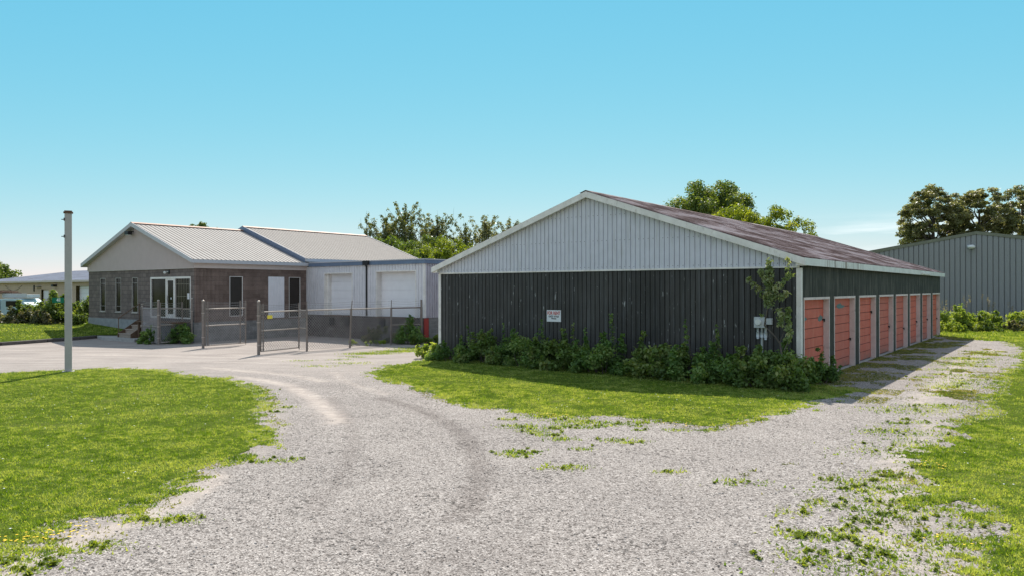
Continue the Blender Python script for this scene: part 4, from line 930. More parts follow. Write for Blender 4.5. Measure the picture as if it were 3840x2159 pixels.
# ------------------------------------------------------------------ chain-link fence and gates
def mesh_panel(mb, a, b, z0, z1, pitch=0.085, r=0.0068, za=0.0, zb=0.0):
    """diamond wire between ground points a and b"""
    a = Vector((*a, 0)); b = Vector((*b, 0)); d = (b - a); L_ = d.length; d.normalize(); nn = Vector((-d.y, d.x, 0)); H_ = z1 - z0
    def seg(s0, q0, s1, q1, off):
        P0 = a + d*s0 + Vector((0, 0, z0+q0 + za + (zb-za)*s0/L_)) + nn*off; P1 = a + d*s1 + Vector((0, 0, z0+q1 + za + (zb-za)*s1/L_)) + nn*off
        dd_ = (P1 - P0).normalized(); u = nn; v = dd_.cross(nn); vs = []
        for P in (P0, P1):
            for k in range(3): an = 2.094*k; vs.append(P + (u*math.cos(an) + v*math.sin(an))*r)
        mb.add(vs, [(0, 1, 4, 3), (1, 2, 5, 4), (2, 0, 3, 5)])
    c = -H_
    while c < L_:
        s0 = max(0, c); s1 = min(L_, c + H_)
        if s1 - s0 > 0.02:
            seg(s0, s0 - c, s1, s1 - c, 0.002); seg(s0, H_ - (s0 - c), s1, H_ - (s1 - c), -0.002)
        c += pitch * 1.4142
def barbed(mb, a, b, zs, sag=0.03, r=0.0045, seed=0):
    a = Vector((*a, 0)); b = Vector((*b, 0)); rr = random.Random(seed)
    for z in zs:
        n = 7; pts = []
        sg_ = sag * rr.uniform(0.3, 1.6)
        for i in range(n + 1):
            t = i/n; pts.append(a.lerp(b, t) + Vector((0, 0, z - sg_*math.sin(math.pi*t) + rr.uniform(-.006, .006))))
        mb.tube(pts, r, 3, caps=False)
        L_ = (b-a).length; k = int(L_/0.13)
        for i in range(1, k):
            t = i/k; p = a.lerp(b, t) + Vector((0, 0, z - sg_*math.sin(math.pi*t))); mb.tube([p + Vector((-.006, 0, -.014)), p + Vector((.006, 0, .014))], 0.003, 3, caps=False)
def gate_post(label, x, y, h, r=0.045, z0=0.0, cap=True, straps=(0.45, 1.45), group='heavy gate posts', lean=(0, 0), name='gate_post'):
    t = thing(name, label, 'post', (x, y, z0), group=group)
    mb = MB(); mb.tube([(0, 0, -0.1), (lean[0], lean[1], h)], r, 12); mb.build('pole', M_['steel'], t, smooth=False)
    if cap: mb = MB(); mb.sphere((lean[0], lean[1], h + r*0.3), r*1.12, 6, sq=(1, 1, 0.8)); mb.build('cap', M_['steel_light'], t, smooth=True)
    for z in straps:
        q = z/h; mb = MB(); mb.tube([(lean[0]*q, lean[1]*q, z-0.02), (lean[0]*q, lean[1]*q, z+0.02)], r*1.25, 12); mb.build('strap', M_['steel_light'], t)
    return t
def gate_leaf(label, a, b, z0, zmid, z1, ztop, stiles=(0.0, 1.0), barbs=4, group='chain-link gate leaves', seed=0, za=0.0, plate=None):
    """leaf of pipe frame and wire from hinge a to b"""
    d = Vector((b[0]-a[0], b[1]-a[1], 0)); L_ = d.length
    t = thing('gate_leaf', label, 'gate', (a[0], a[1], za), math.atan2(d.y, d.x), group)
    mb = MB(); r = 0.028
    for s in stiles: mb.tube([(s*L_, 0, z0), (s*L_, 0, ztop)], r, 8)
    split(mb, 'stile', M_['steel'], t)
    for z in (z0, zmid, z1):
        mb = MB(); mb.tube([(0.0, 0, z), (L_, 0, z)], r*0.95, 8); mb.build('rail', M_['steel_light'], t)
    mb = MB(); mesh_panel(mb, (0, 0), (L_, 0), z0, z1); mb.build('wire_mesh', M_['wire'], t)
    mb = MB(); n = barbs; barbed(mb, (0, 0), (L_, 0), [z1 + (ztop - 0.03 - z1)*(k+1)/n for k in range(n)], seed=seed); mb.build('barbed_wire', M_['wire'], t)
    mb = MB()
    for z in (0.40, 1.40): mb.box(-0.09, 0.02, -0.025, 0.025, z-0.02, z+0.02)
    split(mb, 'hinge', M_['steel'], t)
    mb = MB(); mb.box(L_-0.02, L_+0.05, -0.02, 0.02, zmid-0.05, zmid+0.05); mb.build('latch', M_['steel'], t)
    mb = MB(); mb.tube([(L_-0.02, -0.03, 0.25), (L_-0.02, -0.03, 0.02)], 0.012, 6); mb.build('drop_rod', M_['steel'], t)
    if plate: mb = MB(); mb.box(plate[0], plate[0]+0.26, -0.03, -0.024, plate[1], plate[1]+0.13); mb.build('plate', M_['yellow'], t)
    return t
GA, GAe = (-12.75, 30.4), (-11.64, 32.18)
GB, GBe = (-9.40, 27.32), (-8.45, 29.2)
gate_post('thick grey gate post left of the open lot, beside the closed-in gate leaf', *GA, 1.93, 0.055)
gate_post('thick grey gate post with rusty foot holding the gate with the yellow plate', *GB, 1.95, 0.055, straps=(0.35, 1.2, 1.45))
gate_leaf('open chain-link gate leaf on the left side of the lot entrance, with hinge straps', (GA[0]+0.05, GA[1]+0.09), GAe, 0.10, 0.92, 1.62, 1.93, (0.0, 0.06, 0.86, 1.0), 5, seed=1)
gate_leaf('open chain-link gate leaf with the small yellow plate', (GB[0]+0.05, GB[1]+0.09), GBe, 0.12, 0.88, 1.58, 1.88, (0.0, 0.06, 1.0), 4, seed=2, plate=(0.30, 1.32))
# fence run from the gate to the dock corner
FP = [(-8.45, 29.22), (-8.03, 28.83), (-6.72, 30.5), (-5.30, 32.2), (-4.06, 33.0)]
fn = thing('chain_link_fence', 'chain-link fence with leaning posts running from the gate to the white dock corner', 'fence', (0, 0, 0))
for i, p in enumerate(FP[1:]):
    ln = [(0, 0), (0.06, 0.02), (0.02, 0.0), (0, 0)][i]
    mb = MB(); mb.tube([(*p, -0.1), (p[0]+ln[0], p[1]+ln[1], 1.62)], 0.042 if i < 3 else 0.055, 10); mb.tube([(p[0]+ln[0], p[1]+ln[1], 1.60), (p[0]+ln[0]*1.6, p[1]+ln[1], 1.95)], 0.018 if i < 3 else 0.045, 6)
    mb.build('post', M_['steel'], fn)
for i, (p, q) in enumerate(zip(FP[1:], FP[2:])):
    mb = MB(); mb.tube([(*p, 1.60), (*q, 1.60)], 0.026, 8); mb.build('top_rail', M_['steel_light' if i < 2 else 'rust_steel'], fn)
    mb = MB(); mesh_panel(mb, p, q, 0.04, 1.60); mb.build('wire_mesh', M_['wire'], fn)
    mb = MB(); barbed(mb, p, q, (1.70, 1.80, 1.90), seed=i+4); mb.build('barbed_wire', M_['wire'], fn)
mb = MB(); mb.tube([(*FP[0], 0.90), (*FP[1], 0.90)], 0.017, 6); mb.tube([(*FP[0], 1.60), (*FP[1], 1.60)], 0.017, 6); mb.tube([(*FP[3], 0.86), (*FP[4], 0.86)], 0.017, 6); split(mb, 'mid_rail', M_['steel_light'], fn)
mb = MB(); mesh_panel(mb, FP[0], FP[1], 0.04, 1.6); mb.build('wire_mesh', M_['wire'], fn)
# enclosure in front of the office door
P1 = (-17.31, 34.5); P2 = (-15.47, 32.22); P4 = (-14.46, 33.25); PLe = (-14.97, 33.42)
gate_post('slim grey post beside the timber steps of the office', *P1, 1.34, 0.045, z0=0.28, group='posts of the small enclosure', name='fence_post')
gate_post('weathered post in front of the glazed office door, with a padlock chain', *P2, 1.92, 0.05, group='posts of the small enclosure', straps=(0.3, 0.8, 1.3), name='fence_post')
gate_post('grey post at the office corner next to the ribbed block wall', *P4, 2.0, 0.045, group='posts of the small enclosure', name='fence_post')
fe = thing('enclosure_fence', 'short chain-link panel between the timber steps and the weathered post', 'fence')
mb = MB(); mb.tube([(*P1, 1.52), (*P2, 1.62)], 0.02, 8); mb.tube([(*P1, 0.72), (*P2, 0.80)], 0.017, 6); mb.build('rail', M_['steel_light'], fe)
mb = MB(); mesh_panel(mb, P2, P1, 0.05, 1.60, zb=0.0); mb.build('wire_mesh', M_['wire'], fe)
mb = MB(); barbed(mb, P1, P2, (1.72, 1.80, 1.88), seed=21); mb.build('barbed_wire', M_['wire'], fe)
gate_leaf('narrow wicket gate leaf standing ajar before the glazed office door', (P2[0]+0.05, P2[1]+0.06), (P2[0]+0.50, P2[1]+1.2), 0.10, 0.86, 1.58, 1.86, (0.0, 1.0), 3, seed=9)
fe = thing('enclosure_fence', 'low chain-link panel between the wicket gate and the office corner', 'fence')
mb = MB(); a_ = (P2[0]+0.50, P2[1]+1.2); mb.tube([(*a_, 1.55), (*P4, 1.55)], 0.018, 6); mb.build('rail', M_['steel_light'], fe)
mb = MB(); mesh_panel(mb, a_, P4, 0.05, 1.55); mb.build('wire_mesh', M_['wire'], fe)

# ------------------------------------------------------------------ sign pole on the near lawn
pole = thing('sign_pole', 'tall square grey-white metal pole with dark cap standing on the near lawn', 'pole', (-13.12, 21.78, 0), R(30))
mb = MB(); mb.box(-0.094, 0.094, -0.094, 0.094, -0.1, 4.66); mb.build('shaft', M_['pole_paint'], pole, bev=0.012)
mb = MB(); mb.box(-0.125, 0.125, -0.125, 0.125, 4.66, 4.70); mb.box(-0.10, 0.10, -0.10, 0.10, 4.701, 4.735); mb.build('cap', M_['rust_steel'], pole, bev=0.008)
mb = MB(); mb.box(-0.16, 0.16, -0.16, 0.16, -0.02, 0.018); mb.build('base_plate', M_['pole_paint'], pole)
for z in (4.47, 3.97):
    mb = MB(); mb.tube([(-0.11, -0.08, z), (-0.17, -0.04, z)], 0.012, 6); mb.tube([(-0.10, -0.10, z+0.03), (-0.10, -0.14, z+0.03)], 0.018, 6); mb.box(-0.115, -0.09, -0.12, 0.10, z-0.03, z+0.03); mb.build('bolt', M_['black'], pole)
hs = thing('house_number_sign', 'small green plate reading 41 fixed to the tall square pole', 'sign', (-13.22, 21.66, 0), 0.0)
mb = MB(); mb.box(-0.30, 0.04, -0.006, 0.006, 2.035, 2.19); mb.build('plate', M_['sign_green'], hs)
text_mesh('41', 0.135, 'lettering', M_['letter_white'], hs, (-0.105, -0.0065, 2.118), (1, 0, 0), (0, 0, 1), 0.001, 0.95, 0.004)

# ------------------------------------------------------------------ far buildings
fb = thing('beige_workshop', 'long low beige workshop with worn grey metal roof beyond the hedge', 'building', (-25.7, 48.6, 0), OR_)
LT = 26.5
ops = [(4.0, 7.0, 0.3, 2.66), (11.71, 13.06, 0.3, 2.45)]
mb = MB(); wall_open(mb, 'y', 0, -1, 0, LT, 0.1, 2.95, ops); wall_sheet(mb, 'x', LT, 1, 0, 16, 0.1, lambda u: 2.95 + 1.2 * (1 - abs(u - 8) / 8), breaks=(8,)); wall_sheet(mb, 'x', 0, -1, 0, 16, 0.1, lambda u: 2.95 + 1.2 * (1 - abs(u - 8) / 8), breaks=(8,))
mb.build('wall', M_['far_beige'], fb)
mb = MB(); mb.add([(-0.3, -0.4, 3.06), (-0.3, LT+0.4, 3.06), (8, LT+0.4, 4.2), (8, -0.4, 4.2), (16.3, -0.4, 3.06), (16.3, LT+0.4, 3.06)], [(0, 1, 2, 3), (3, 2, 5, 4)]); mb.build('roof', M_['far_roof'], fb)
mb = MB(); mb.box(-0.33, -0.28, -0.42, LT+0.42, 2.94, 3.075); mb.box(-0.28, 0, -0.42, LT+0.42, 2.94, 2.96); mb.build('fascia', M_['frieze'], fb)
dr = MB()
for k in range(5): dr.box(0.25, 0.3, 4.0, 7.0, 0.3+k*0.472+0.01, 0.3+(k+1)*0.472)
dr.build('overhead_door', M_['door_white'], fb)
dr = MB(); dr.box(0.15, 0.2, 11.71, 13.06, 0.3, 2.45, 0); dr.box(0.13, 0.149, 11.85, 12.95, 1.75, 2.35, 1); dr.build('door', [M_['frieze'], M_['panel_white']], fb)
mb = MB(); mb.box(-0.3, 0, 10.2, 10.5, 2.62, 2.78); mb.build('floodlight', M_['black'], fb)
mb = MB(); mb.box(-0.06, 0, 14.3, 14.42, 2.3, 2.75); mb.box(-0.2, 0, 13.0, 13.8, 2.60, 2.63); mb.build('wall_bracket', M_['black'], fb)
mb = MB()
pts_ = [(-0.03, 20.3 - 3.6*i/10, 2.75 - 0.42*math.sin(math.pi*i/10)) for i in range(11)]; mb.tube(pts_, 0.012, 4); mb.build('cable', M_['black'], fb)
# right steel building
RB = thing('steel_warehouse', 'large green-grey ribbed steel warehouse with low gable behind the barn', 'building', (0, 0, 0), 0)
pk = (30.55, 48.4)
s0 = (pk[0] - 11*math.cos(OY), pk[1] + 11*math.sin(OY))   # left end of front wall (t runs along +ODT)
RB.location = (pk[0], pk[1], 0); RB.rotation_euler = (0, 0, OR_)
RZ = lambda t: 6.13 - 0.17 * abs(t)
mb = MB(); wall_sheet(mb, 'y', 0, -1, -11, 11, -0.05, lambda t: RZ(t) - 0.1, pitch=0.305, kind='groove', depth=0.075, breaks=(0,)); wall_sheet(mb, 'x', 11, 1, 0, 30, -0.05, RZ(11)-0.1, pitch=0.305, kind='batten', depth=0.05); wall_sheet(mb, 'x', -11, -1, 0, 30, -0.05, RZ(11)-0.1, pitch=0.305, kind='batten', depth=0.05)
mb.build('wall', M_['green_grey_clad'], RB)
mb = MB()
for s in (-1, 1): mb.prism([(-0.12, 0, 6.13), (-0.12, s*11.3, 6.13-0.17*11.3), (-0.12, s*11.3, 5.93-0.17*11.3), (-0.12, 0, 5.93)], (0.12, 0, 0))
mb.build('rake_trim', M_['olive_trim'], RB)
mb = MB()
for s in (-1, 1): mb.add([(-0.13, 0, 6.15), (30, 0, 6.15), (30, s*11.35, 6.15-0.17*11.35), (-0.13, s*11.35, 6.15-0.17*11.35)], [(0, 1, 2, 3)])
mb.build('roof', M_['olive_trim'], RB)
mb = MB(); mb.sphere((-0.30, 0.28, 5.10), 0.19, 8, sq=(1, 1.25, 0.75)); mb.tube([(-0.05, 0.5, 5.18), (-0.25, 0.4, 5.16)], 0.06, 8); mb.build('wall_lamp', M_['lamp_glass'], RB, smooth=True)

# service truck behind the hedge
tk = thing('service_truck', 'pale teal service truck with loaded rack on its roof, parked behind the hedge', 'truck', (-31.3, 44.8, 0.40), 0.0)
mb = MB(); mb.box(-3.6, 0.75, -0.95, 0.95, 0.5, 1.45); mb.build('bed', M_['truck_paint'], tk, bev=0.04)
cb = MB(); cb.prism([(0.80, -0.92, 0.5), (0.80, -0.92, 1.42), (1.0, -0.92, 1.50), (1.95, -0.92, 1.50), (2.45, -0.92, 1.05), (3.6, -0.92, 0.95), (3.7, -0.92, 0.5)], (0, 1.84, 0)); c_b = cb.build('cab', M_['truck_paint'], tk, bev=0.05)
mb = MB(); mb.prism([(1.15, -0.93, 1.02), (1.15, -0.93, 1.36), (1.85, -0.93, 1.36), (2.15, -0.93, 1.02)], (0, 0.01, 0)); mb.build('side_window', M_['glass'], c_b)
for xx in (-2.4, 2.9):
    for yy in (-0.9, 0.9):
        mb = MB(); mb.tube([(xx, yy-0.12, 0.02), (xx, yy+0.12, 0.02)], 0.37, 16); wt = mb.build('tyre', M_['rubber'], tk); mb = MB(); mb.tube([(xx, yy-0.13, 0.02), (xx, yy+0.13, 0.02)], 0.2, 12); mb.build('rim', M_['steel'], wt)
mb = MB()
for xx in (-3.4, -2.2, -1.0, 0.5): mb.tube([(xx, -0.85, 1.45), (xx, -0.85, 1.82), (xx, 0.85, 1.82), (xx, 0.85, 1.45)], 0.03, 6)
for yy in (-0.85, 0.85): mb.tube([(-3.5, yy, 1.82), (0.9, yy, 1.82)], 0.03, 6)
mb.build('roof_rack', M_['rust_steel'], tk)
ld = MB()
for k in range(6): ld.tube([(-3.3+0.1*k, -0.7+0.25*k, 1.88+0.02*(k % 3)), (0.9, -0.7+0.25*k, 1.88+0.02*(k % 2))], 0.035, 6)
ld.box(-0.2, 0.6, -0.5, 0.4, 1.86, 1.99); 
o_ = ld.build('pipe_bundle', M_['rust_steel']); o_.location = tk.location; tag(o_, 'bundle of rusty pipes lying on the truck roof rack', 'pipes')
tb = MB(); tb.box(0.7, 2.2, -0.6, 0.6, 1.56, 1.74); tb.box(0.7, 2.2, -0.62, -0.6, 1.74, 1.80); o_ = tb.build('tool_box', M_['utility_grey'], bev=0.02); o_.location = tk.location; tag(o_, 'grey flat tool box above the cab of the truck', 'tool box')

# ------------------------------------------------------------------ trees
def T(label, x, y, top, cl, lm, n, size, **k): return tree(label, x, y, 0.0, top, cl, lm, n, size, **k)
def poplar_clumps(h0, h1, w_, nb, seed, r=0.2):
    q = random.Random(seed); out = []
    for i in range(nb):
        z0 = h0 + (h1 - h0) * (i / nb) ** 1.1 * 0.85; a = i * 2.4 + q.uniform(-.4, .4); L_ = (w_ * (1.15 - 0.75 * (z0 - h0) / (h1 - h0))) * q.uniform(0.7, 1.1)
        tip = (L_ * math.cos(a), L_ * math.sin(a), min(h1, z0 + L_ * q.uniform(0.7, 1.5) + 0.3))
        for k in range(1, 7):
            t = k / 6; out.append((tip[0]*t + q.uniform(-.12, .12), tip[1]*t + q.uniform(-.12, .12), z0 + (tip[2]-z0)*t**1.3, r * q.uniform(0.7, 1.3) * (1.15 - 0.45*t)))
    for k in range(8): out.append((q.uniform(-.12, .12), q.uniform(-.12, .12), h1 - 0.9 + 0.12*k, r*0.6))
    return out
def poplar(label, x, y, top, w_, nb, lm, n, seed, group, size=0.125, h0=2.2, tw=8):
    t = thing('tree', label, 'tree', (x, y, 0), group=group); mb = MB()
    mb.tube([(0, 0, -0.1), (0.05, 0, top*0.35), (-0.04, 0.03, top*0.7), (0, 0, top*0.97)], [0.16, 0.11, 0.06, 0.012], 7)
    cl = poplar_clumps(h0, top, w_*1.1, nb, seed, 0.36)
    cl += ell_clumps(int(nb*1.6), w_*0.95, w_*0.8, top*0.62, top*0.27, 0.42, seed+40, 0.5)
    for i in range(nb):
        a = cl[i*6]; b_ = cl[i*6+5]; limb(mb, (0, 0, a[2]-0.2), (b_[0], b_[1], b_[2]+0.15), 0.03, 0.006, 0.06, 4, 4)
    for k in range(tw):
        c = random.choice(cl); mb.tube([(c[0], c[1], c[2]), (c[0]+random.uniform(-.15, .15), c[1], c[2]+random.uniform(.5, 1.1))], [0.012, 0.004], 4)
    mb.build('trunk', M_['bark'], t, smooth=True)
    V, Fq, rn = leaf_cloud([c[:3] for c in cl], [c[3] for c in cl], int(n*2.2), size, 0.2, (1, 1, 1), 0.25, aspect=0.75)
    npmesh('crown', V, Fq, M_[lm], t, np.clip(rn*0.55 + 0.45*rng.random(len(rn)), 0, 1)); return t
G1 = 'open-crowned poplars behind the warehouse'
poplar('narrow poplar at the left end of the row, beside the rear roof ridge', -12.2, 62, 8.75, 1.0, 14, 'leaf_poplar', 1500, 1, G1)
poplar('poplar left of the tallest one, bushy and grey-green', -10.5, 62, 8.4, 2.0, 30, 'leaf_poplar', 4800, 2, G1)
poplar('tallest poplar of the row with a ragged pointed top', -8.9, 61.5, 9.5, 2.1, 32, 'leaf_poplar', 5200, 3, G1)
poplar('broad poplar with bare twigs above it, right of the tallest', -6.3, 62.5, 8.55, 2.3, 32, 'leaf_poplar', 5200, 4, G1, tw=16)
poplar('small ragged poplar just above the yellow-green tree', -3.9, 62, 7.9, 1.5, 18, 'leaf_poplar', 2200, 5, G1)
poplar('bronze-leaved pointed tree touching the barn roof rake', -2.3, 63, 8.6, 1.8, 30, 'leaf_brown', 4300, 6, G1)
poplar('bronze-leaved rounder tree half hidden by the barn roof', -0.3, 64, 8.35, 2.0, 30, 'leaf_brown', 4600, 7, G1)
T('bright yellow-green tree above the dock roof beside the barn rake', -4.3, 50, 5.9, ell_clumps(90, 3.0, 2.0, 3.9, 1.7, 0.45, 8), 'leaf_lime', 13000, 0.13)
T('mid-green round tree behind the sloping rear roof edge', -8.6, 54, 6.2, ell_clumps(90, 3.8, 2.0, 4.2, 1.9, 0.5, 9), 'leaf_hedge', 13000, 0.14)
T('dark green bush-like tree between the poplars', -6.2, 57, 6.6, ell_clumps(70, 2.6, 1.8, 4.4, 2.0, 0.5, 19), 'leaf_dark', 9000, 0.14)
T('large dark green round-crowned tree behind the barn roof', 14.0, 52, 9.9, ell_clumps(230, 3.4, 3.0, 6.7, 3.1, 0.66, 10, 0.85), 'leaf_dark', 42000, 0.16, trunk_r=0.3)
T('yellow-green spreading tree right of the large dark one behind the barn', 15.1, 46, 7.9, ell_clumps(190, 3.9, 2.6, 5.2, 2.25, 0.52, 11, 0.85), 'leaf_lime', 32000, 0.14, trunk_r=0.22)
G2 = 'dark maples behind the steel warehouse'
T('leftmost dark maple with wide low boughs behind the steel warehouse', 42.9, 75, 13.3, ell_clumps(200, 3.1, 3.0, 9.2, 3.9, 0.62, 12, 0.85) + ell_clumps(70, 3.9, 2.4, 7.6, 2.0, 0.6, 13), 'leaf_brown', 30000, 0.21, group=G2, trunk_r=0.35, flat=(1, 1, 0.55), up=0.8)
T('middle dark maple rising above the warehouse peak', 48.2, 76, 13.0, ell_clumps(240, 3.1, 3.0, 8.8, 4.1, 0.62, 14, 0.85), 'leaf_brown', 28000, 0.21, group=G2, trunk_r=0.35, flat=(1, 1, 0.55), up=0.8)
T('rightmost dark maple cut by the picture edge', 53.3, 77, 13.2, ell_clumps(240, 3.2, 3.0, 8.8, 4.2, 0.62, 15, 0.85), 'leaf_brown', 28000, 0.21, group=G2, trunk_r=0.35, flat=(1, 1, 0.55), up=0.8)
T('distant green tree behind the left end of the beige workshop', -60.8, 84, 5.8, ell_clumps(120, 4.2, 3.0, 3.6, 2.2, 0.7, 16), 'leaf_dark', 14000, 0.22)
T('treetop barely showing over the office roof ridge', -29.5, 70, 8.6, ell_clumps(30, 1.5, 1.3, 7.5, 1.1, 0.5, 17), 'leaf_dark', 4500, 0.16)

# ------------------------------------------------------------------ shrubs
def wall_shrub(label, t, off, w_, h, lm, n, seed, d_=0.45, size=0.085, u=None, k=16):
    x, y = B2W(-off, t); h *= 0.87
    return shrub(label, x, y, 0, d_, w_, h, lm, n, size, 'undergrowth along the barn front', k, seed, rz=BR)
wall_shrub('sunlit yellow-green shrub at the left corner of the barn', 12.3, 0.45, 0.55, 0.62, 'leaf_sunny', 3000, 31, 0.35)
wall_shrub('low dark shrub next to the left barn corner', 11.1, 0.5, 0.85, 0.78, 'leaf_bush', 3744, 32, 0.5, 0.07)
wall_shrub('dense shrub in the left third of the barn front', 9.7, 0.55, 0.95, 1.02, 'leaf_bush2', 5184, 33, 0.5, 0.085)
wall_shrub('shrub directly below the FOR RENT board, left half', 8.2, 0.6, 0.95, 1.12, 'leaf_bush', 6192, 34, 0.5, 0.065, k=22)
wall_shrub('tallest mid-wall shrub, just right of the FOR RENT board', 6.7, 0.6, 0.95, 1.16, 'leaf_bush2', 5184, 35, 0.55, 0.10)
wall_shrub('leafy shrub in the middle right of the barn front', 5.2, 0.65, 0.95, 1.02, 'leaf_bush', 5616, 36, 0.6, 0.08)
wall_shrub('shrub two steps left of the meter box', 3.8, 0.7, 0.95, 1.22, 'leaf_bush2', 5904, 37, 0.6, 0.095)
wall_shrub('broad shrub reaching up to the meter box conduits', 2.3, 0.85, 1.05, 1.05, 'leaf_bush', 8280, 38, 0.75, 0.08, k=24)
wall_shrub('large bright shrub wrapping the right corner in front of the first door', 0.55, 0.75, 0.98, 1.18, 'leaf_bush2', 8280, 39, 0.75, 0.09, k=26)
x, y = B2W(0.55, -0.30)
shrub('round shrub growing against the first salmon door', x, y, 0, 0.40, 0.32, 0.85, 'leaf_bush', 2600, 0.08, 'undergrowth along the barn front', 10, 40, rz=BR)
# tall sprigs standing out of the undergrowth
def sprig(label, t, off, h, n, seed, lm='leaf_bush', lean=0.1, size=0.075, spread=0.16):
    x, y = B2W(-off, t); th = thing('tall_weed', label, 'plant', (x, y, 0), BR, 'tall weeds before the barn wall'); mb = MB()
    limb(mb, (0, 0, 0), (0, lean, h), 0.012, 0.004, 0.05, 4, 4); mb.build('stem', M_['bark'], th)
    cl = [(0, lean*z/h, z, spread*(1.1 - 0.6*z/h)) for z in np.linspace(h*0.45, h, 7)]
    V, Fq, rn = leaf_cloud([c[:3] for c in cl], [c[3] for c in cl], n, size, 0.3, (1, 1, 1), 0.2); npmesh('foliage', V, Fq, M_[lm], th, rn)
sprig('slender weed standing just under the FOR RENT board', 7.6, 0.35, 1.45, 110, 1)
sprig('tall weed with wide leaves in the middle right of the barn front', 5.0, 0.4, 1.65, 120, 2, lean=0.2, spread=0.24)
sprig('tall weed a step left of the shrub by the meter box', 2.75, 0.5, 1.55, 130, 3, spread=0.15)
sprig('short weed at the left quarter of the barn front', 10.6, 0.4, 1.15, 80, 4)
sprig('leafy weed shoot above the shrub right of the FOR RENT board', 6.3, 0.6, 1.35, 90, 5, 'leaf_bush2', spread=0.14)
sprig('thin weed between the left quarter and the FOR RENT board', 9.0, 0.5, 1.3, 80, 6, spread=0.13)
sprig('weed shoot rising left of the meter box, close to the wall', 1.9, 0.45, 1.45, 110, 7, 'leaf_bush2', spread=0.16)
sprig('bushy weed shoot in the middle of the barn front', 5.8, 0.7, 1.25, 90, 8, spread=0.16)
# sapling by the meter box
sx, sy = B2W(-0.6, 0.0)
sp_ = thing('sapling', 'leggy young tree with long leaves leaning in front of the meter box and corner', 'tree', (sx, sy, 0), BR)
mb = MB()
stem = [(0.0, 0.15, 0.0), (0.0, 0.31, 1.07), (0, 0.48, 1.30), (0, 0.69, 1.49), (0.02, 0.62, 1.92), (0.0, 0.55, 2.12), (0, 0.57, 2.7), (0, 0.57, 3.05)]
mb.tube(stem, [0.03, 0.024, 0.021, 0.018, 0.015, 0.012, 0.008, 0.004], 6)
brs = [((0, 0.55, 2.12), (0.05, 0.12, 2.7), (0, 0.12, 3.1)), ((0, 0.6, 2.1), (0.05, 0.85, 2.4), (0.05, 1.1, 2.65)), ((0, 0.56, 2.3), (-0.1, 0.3, 2.5), (-0.1, 0.03, 2.75)), ((0, 0.55, 2.2), (0, 0.3, 2.2), (-0.05, 0.12, 2.3)), ((0, 0.57, 2.5), (0, 0.75, 2.75), (0, 0.78, 2.85)),
       ((0, 0.5, 1.9), (0.05, 0.2, 1.95), (0.05, 0.08, 1.62)), ((0, 0.31, 1.1), (0, 0.1, 1.6), (0, 0.0, 1.7)), ((0, 0.2, 0.9), (0, 0.02, 1.3), (0, -0.02, 1.45))]
for b in brs: mb.tube(b, [0.012, 0.007, 0.003], 5)
mb.build('stem', M_['bark'], sp_, smooth=True)
cl = []
for b in brs[:5]:
    for k in range(6): q = Vector(b[0]).lerp(Vector(b[1]), k/3) if k < 3 else Vector(b[1]).lerp(Vector(b[2]), (k-3)/2); cl.append((*q, 0.11))
for z in np.linspace(2.05, 3.08, 8): cl.append((0, 0.57, z, 0.12 if z > 2.8 else 0.17))
V, Fq, rn = leaf_cloud([c[:3] for c in cl], [c[3] for c in cl], 1100, 0.105, 0.1, (1, 1, 1), 0.25, aspect=0.36); npmesh('foliage', V, Fq, M_['leaf_sap'], sp_, rn)
cl = [(0, 0.1, z, 0.11) for z in np.linspace(1.2, 1.9, 8)] + [(0, 0.3, z, 0.13) for z in (1.55, 1.7, 1.85)] + [(0, 0.75, 1.75, 0.08), (0, 0.0, 1.35, 0.08)]
V, Fq, rn = leaf_cloud([c[:3] for c in cl], [c[3] for c in cl], 260, 0.10, 0.1, (1, 1, 1), 0.25, aspect=0.6); npmesh('foliage', V, Fq, M_['leaf_sap'], sp_, rn)

# plants in the bed by the office enclosure
GP = 'bushes in the bed below the office door'
shrub('low bush at the foot of the timber steps, before the chain-link panel', -16.0, 32.9, 0, 0.9, 0.5, 0.65, 'leaf_bush', 2600, 0.10, GP, 12, 51)
shrub('bush filling the inside of the wicket gate', -15.3, 33.2, 0.1, 0.7, 0.35, 0.85, 'leaf_bush', 2400, 0.10, GP, 10, 52)
shrub('small bush between wicket gate and office corner', -14.75, 33.0, 0, 0.4, 0.3, 0.75, 'leaf_bush', 1300, 0.10, GP, 8, 53)
# weeds by the dock
GD = 'weeds at the foot of the loading dock'
shrub('dark bush under the wide dock door, at the fence end', -4.6, 32.6, 0, 0.55, 0.45, 1.0, 'leaf_bush', 3200, 0.09, GD, 14, 54)
shrub('straggly weeds behind the third fence post under the wide dock door', -5.8, 33.3, 0, 0.9, 0.4, 0.75, 'leaf_weed', 2300, 0.09, GD, 12, 55)
shrub('low weeds between dock corner and barn wall', -3.6, 32.3, 0, 0.75, 0.4, 0.5, 'leaf_hedge', 2200, 0.08, GD, 12, 56)
shrub('small bright yellow-green tuft at the sunlit edge of the dock shade', -6.2, 31.6, 0, 0.75, 0.22, 0.22, 'leaf_sunny', 1500, 0.06, GD, 10, 57)
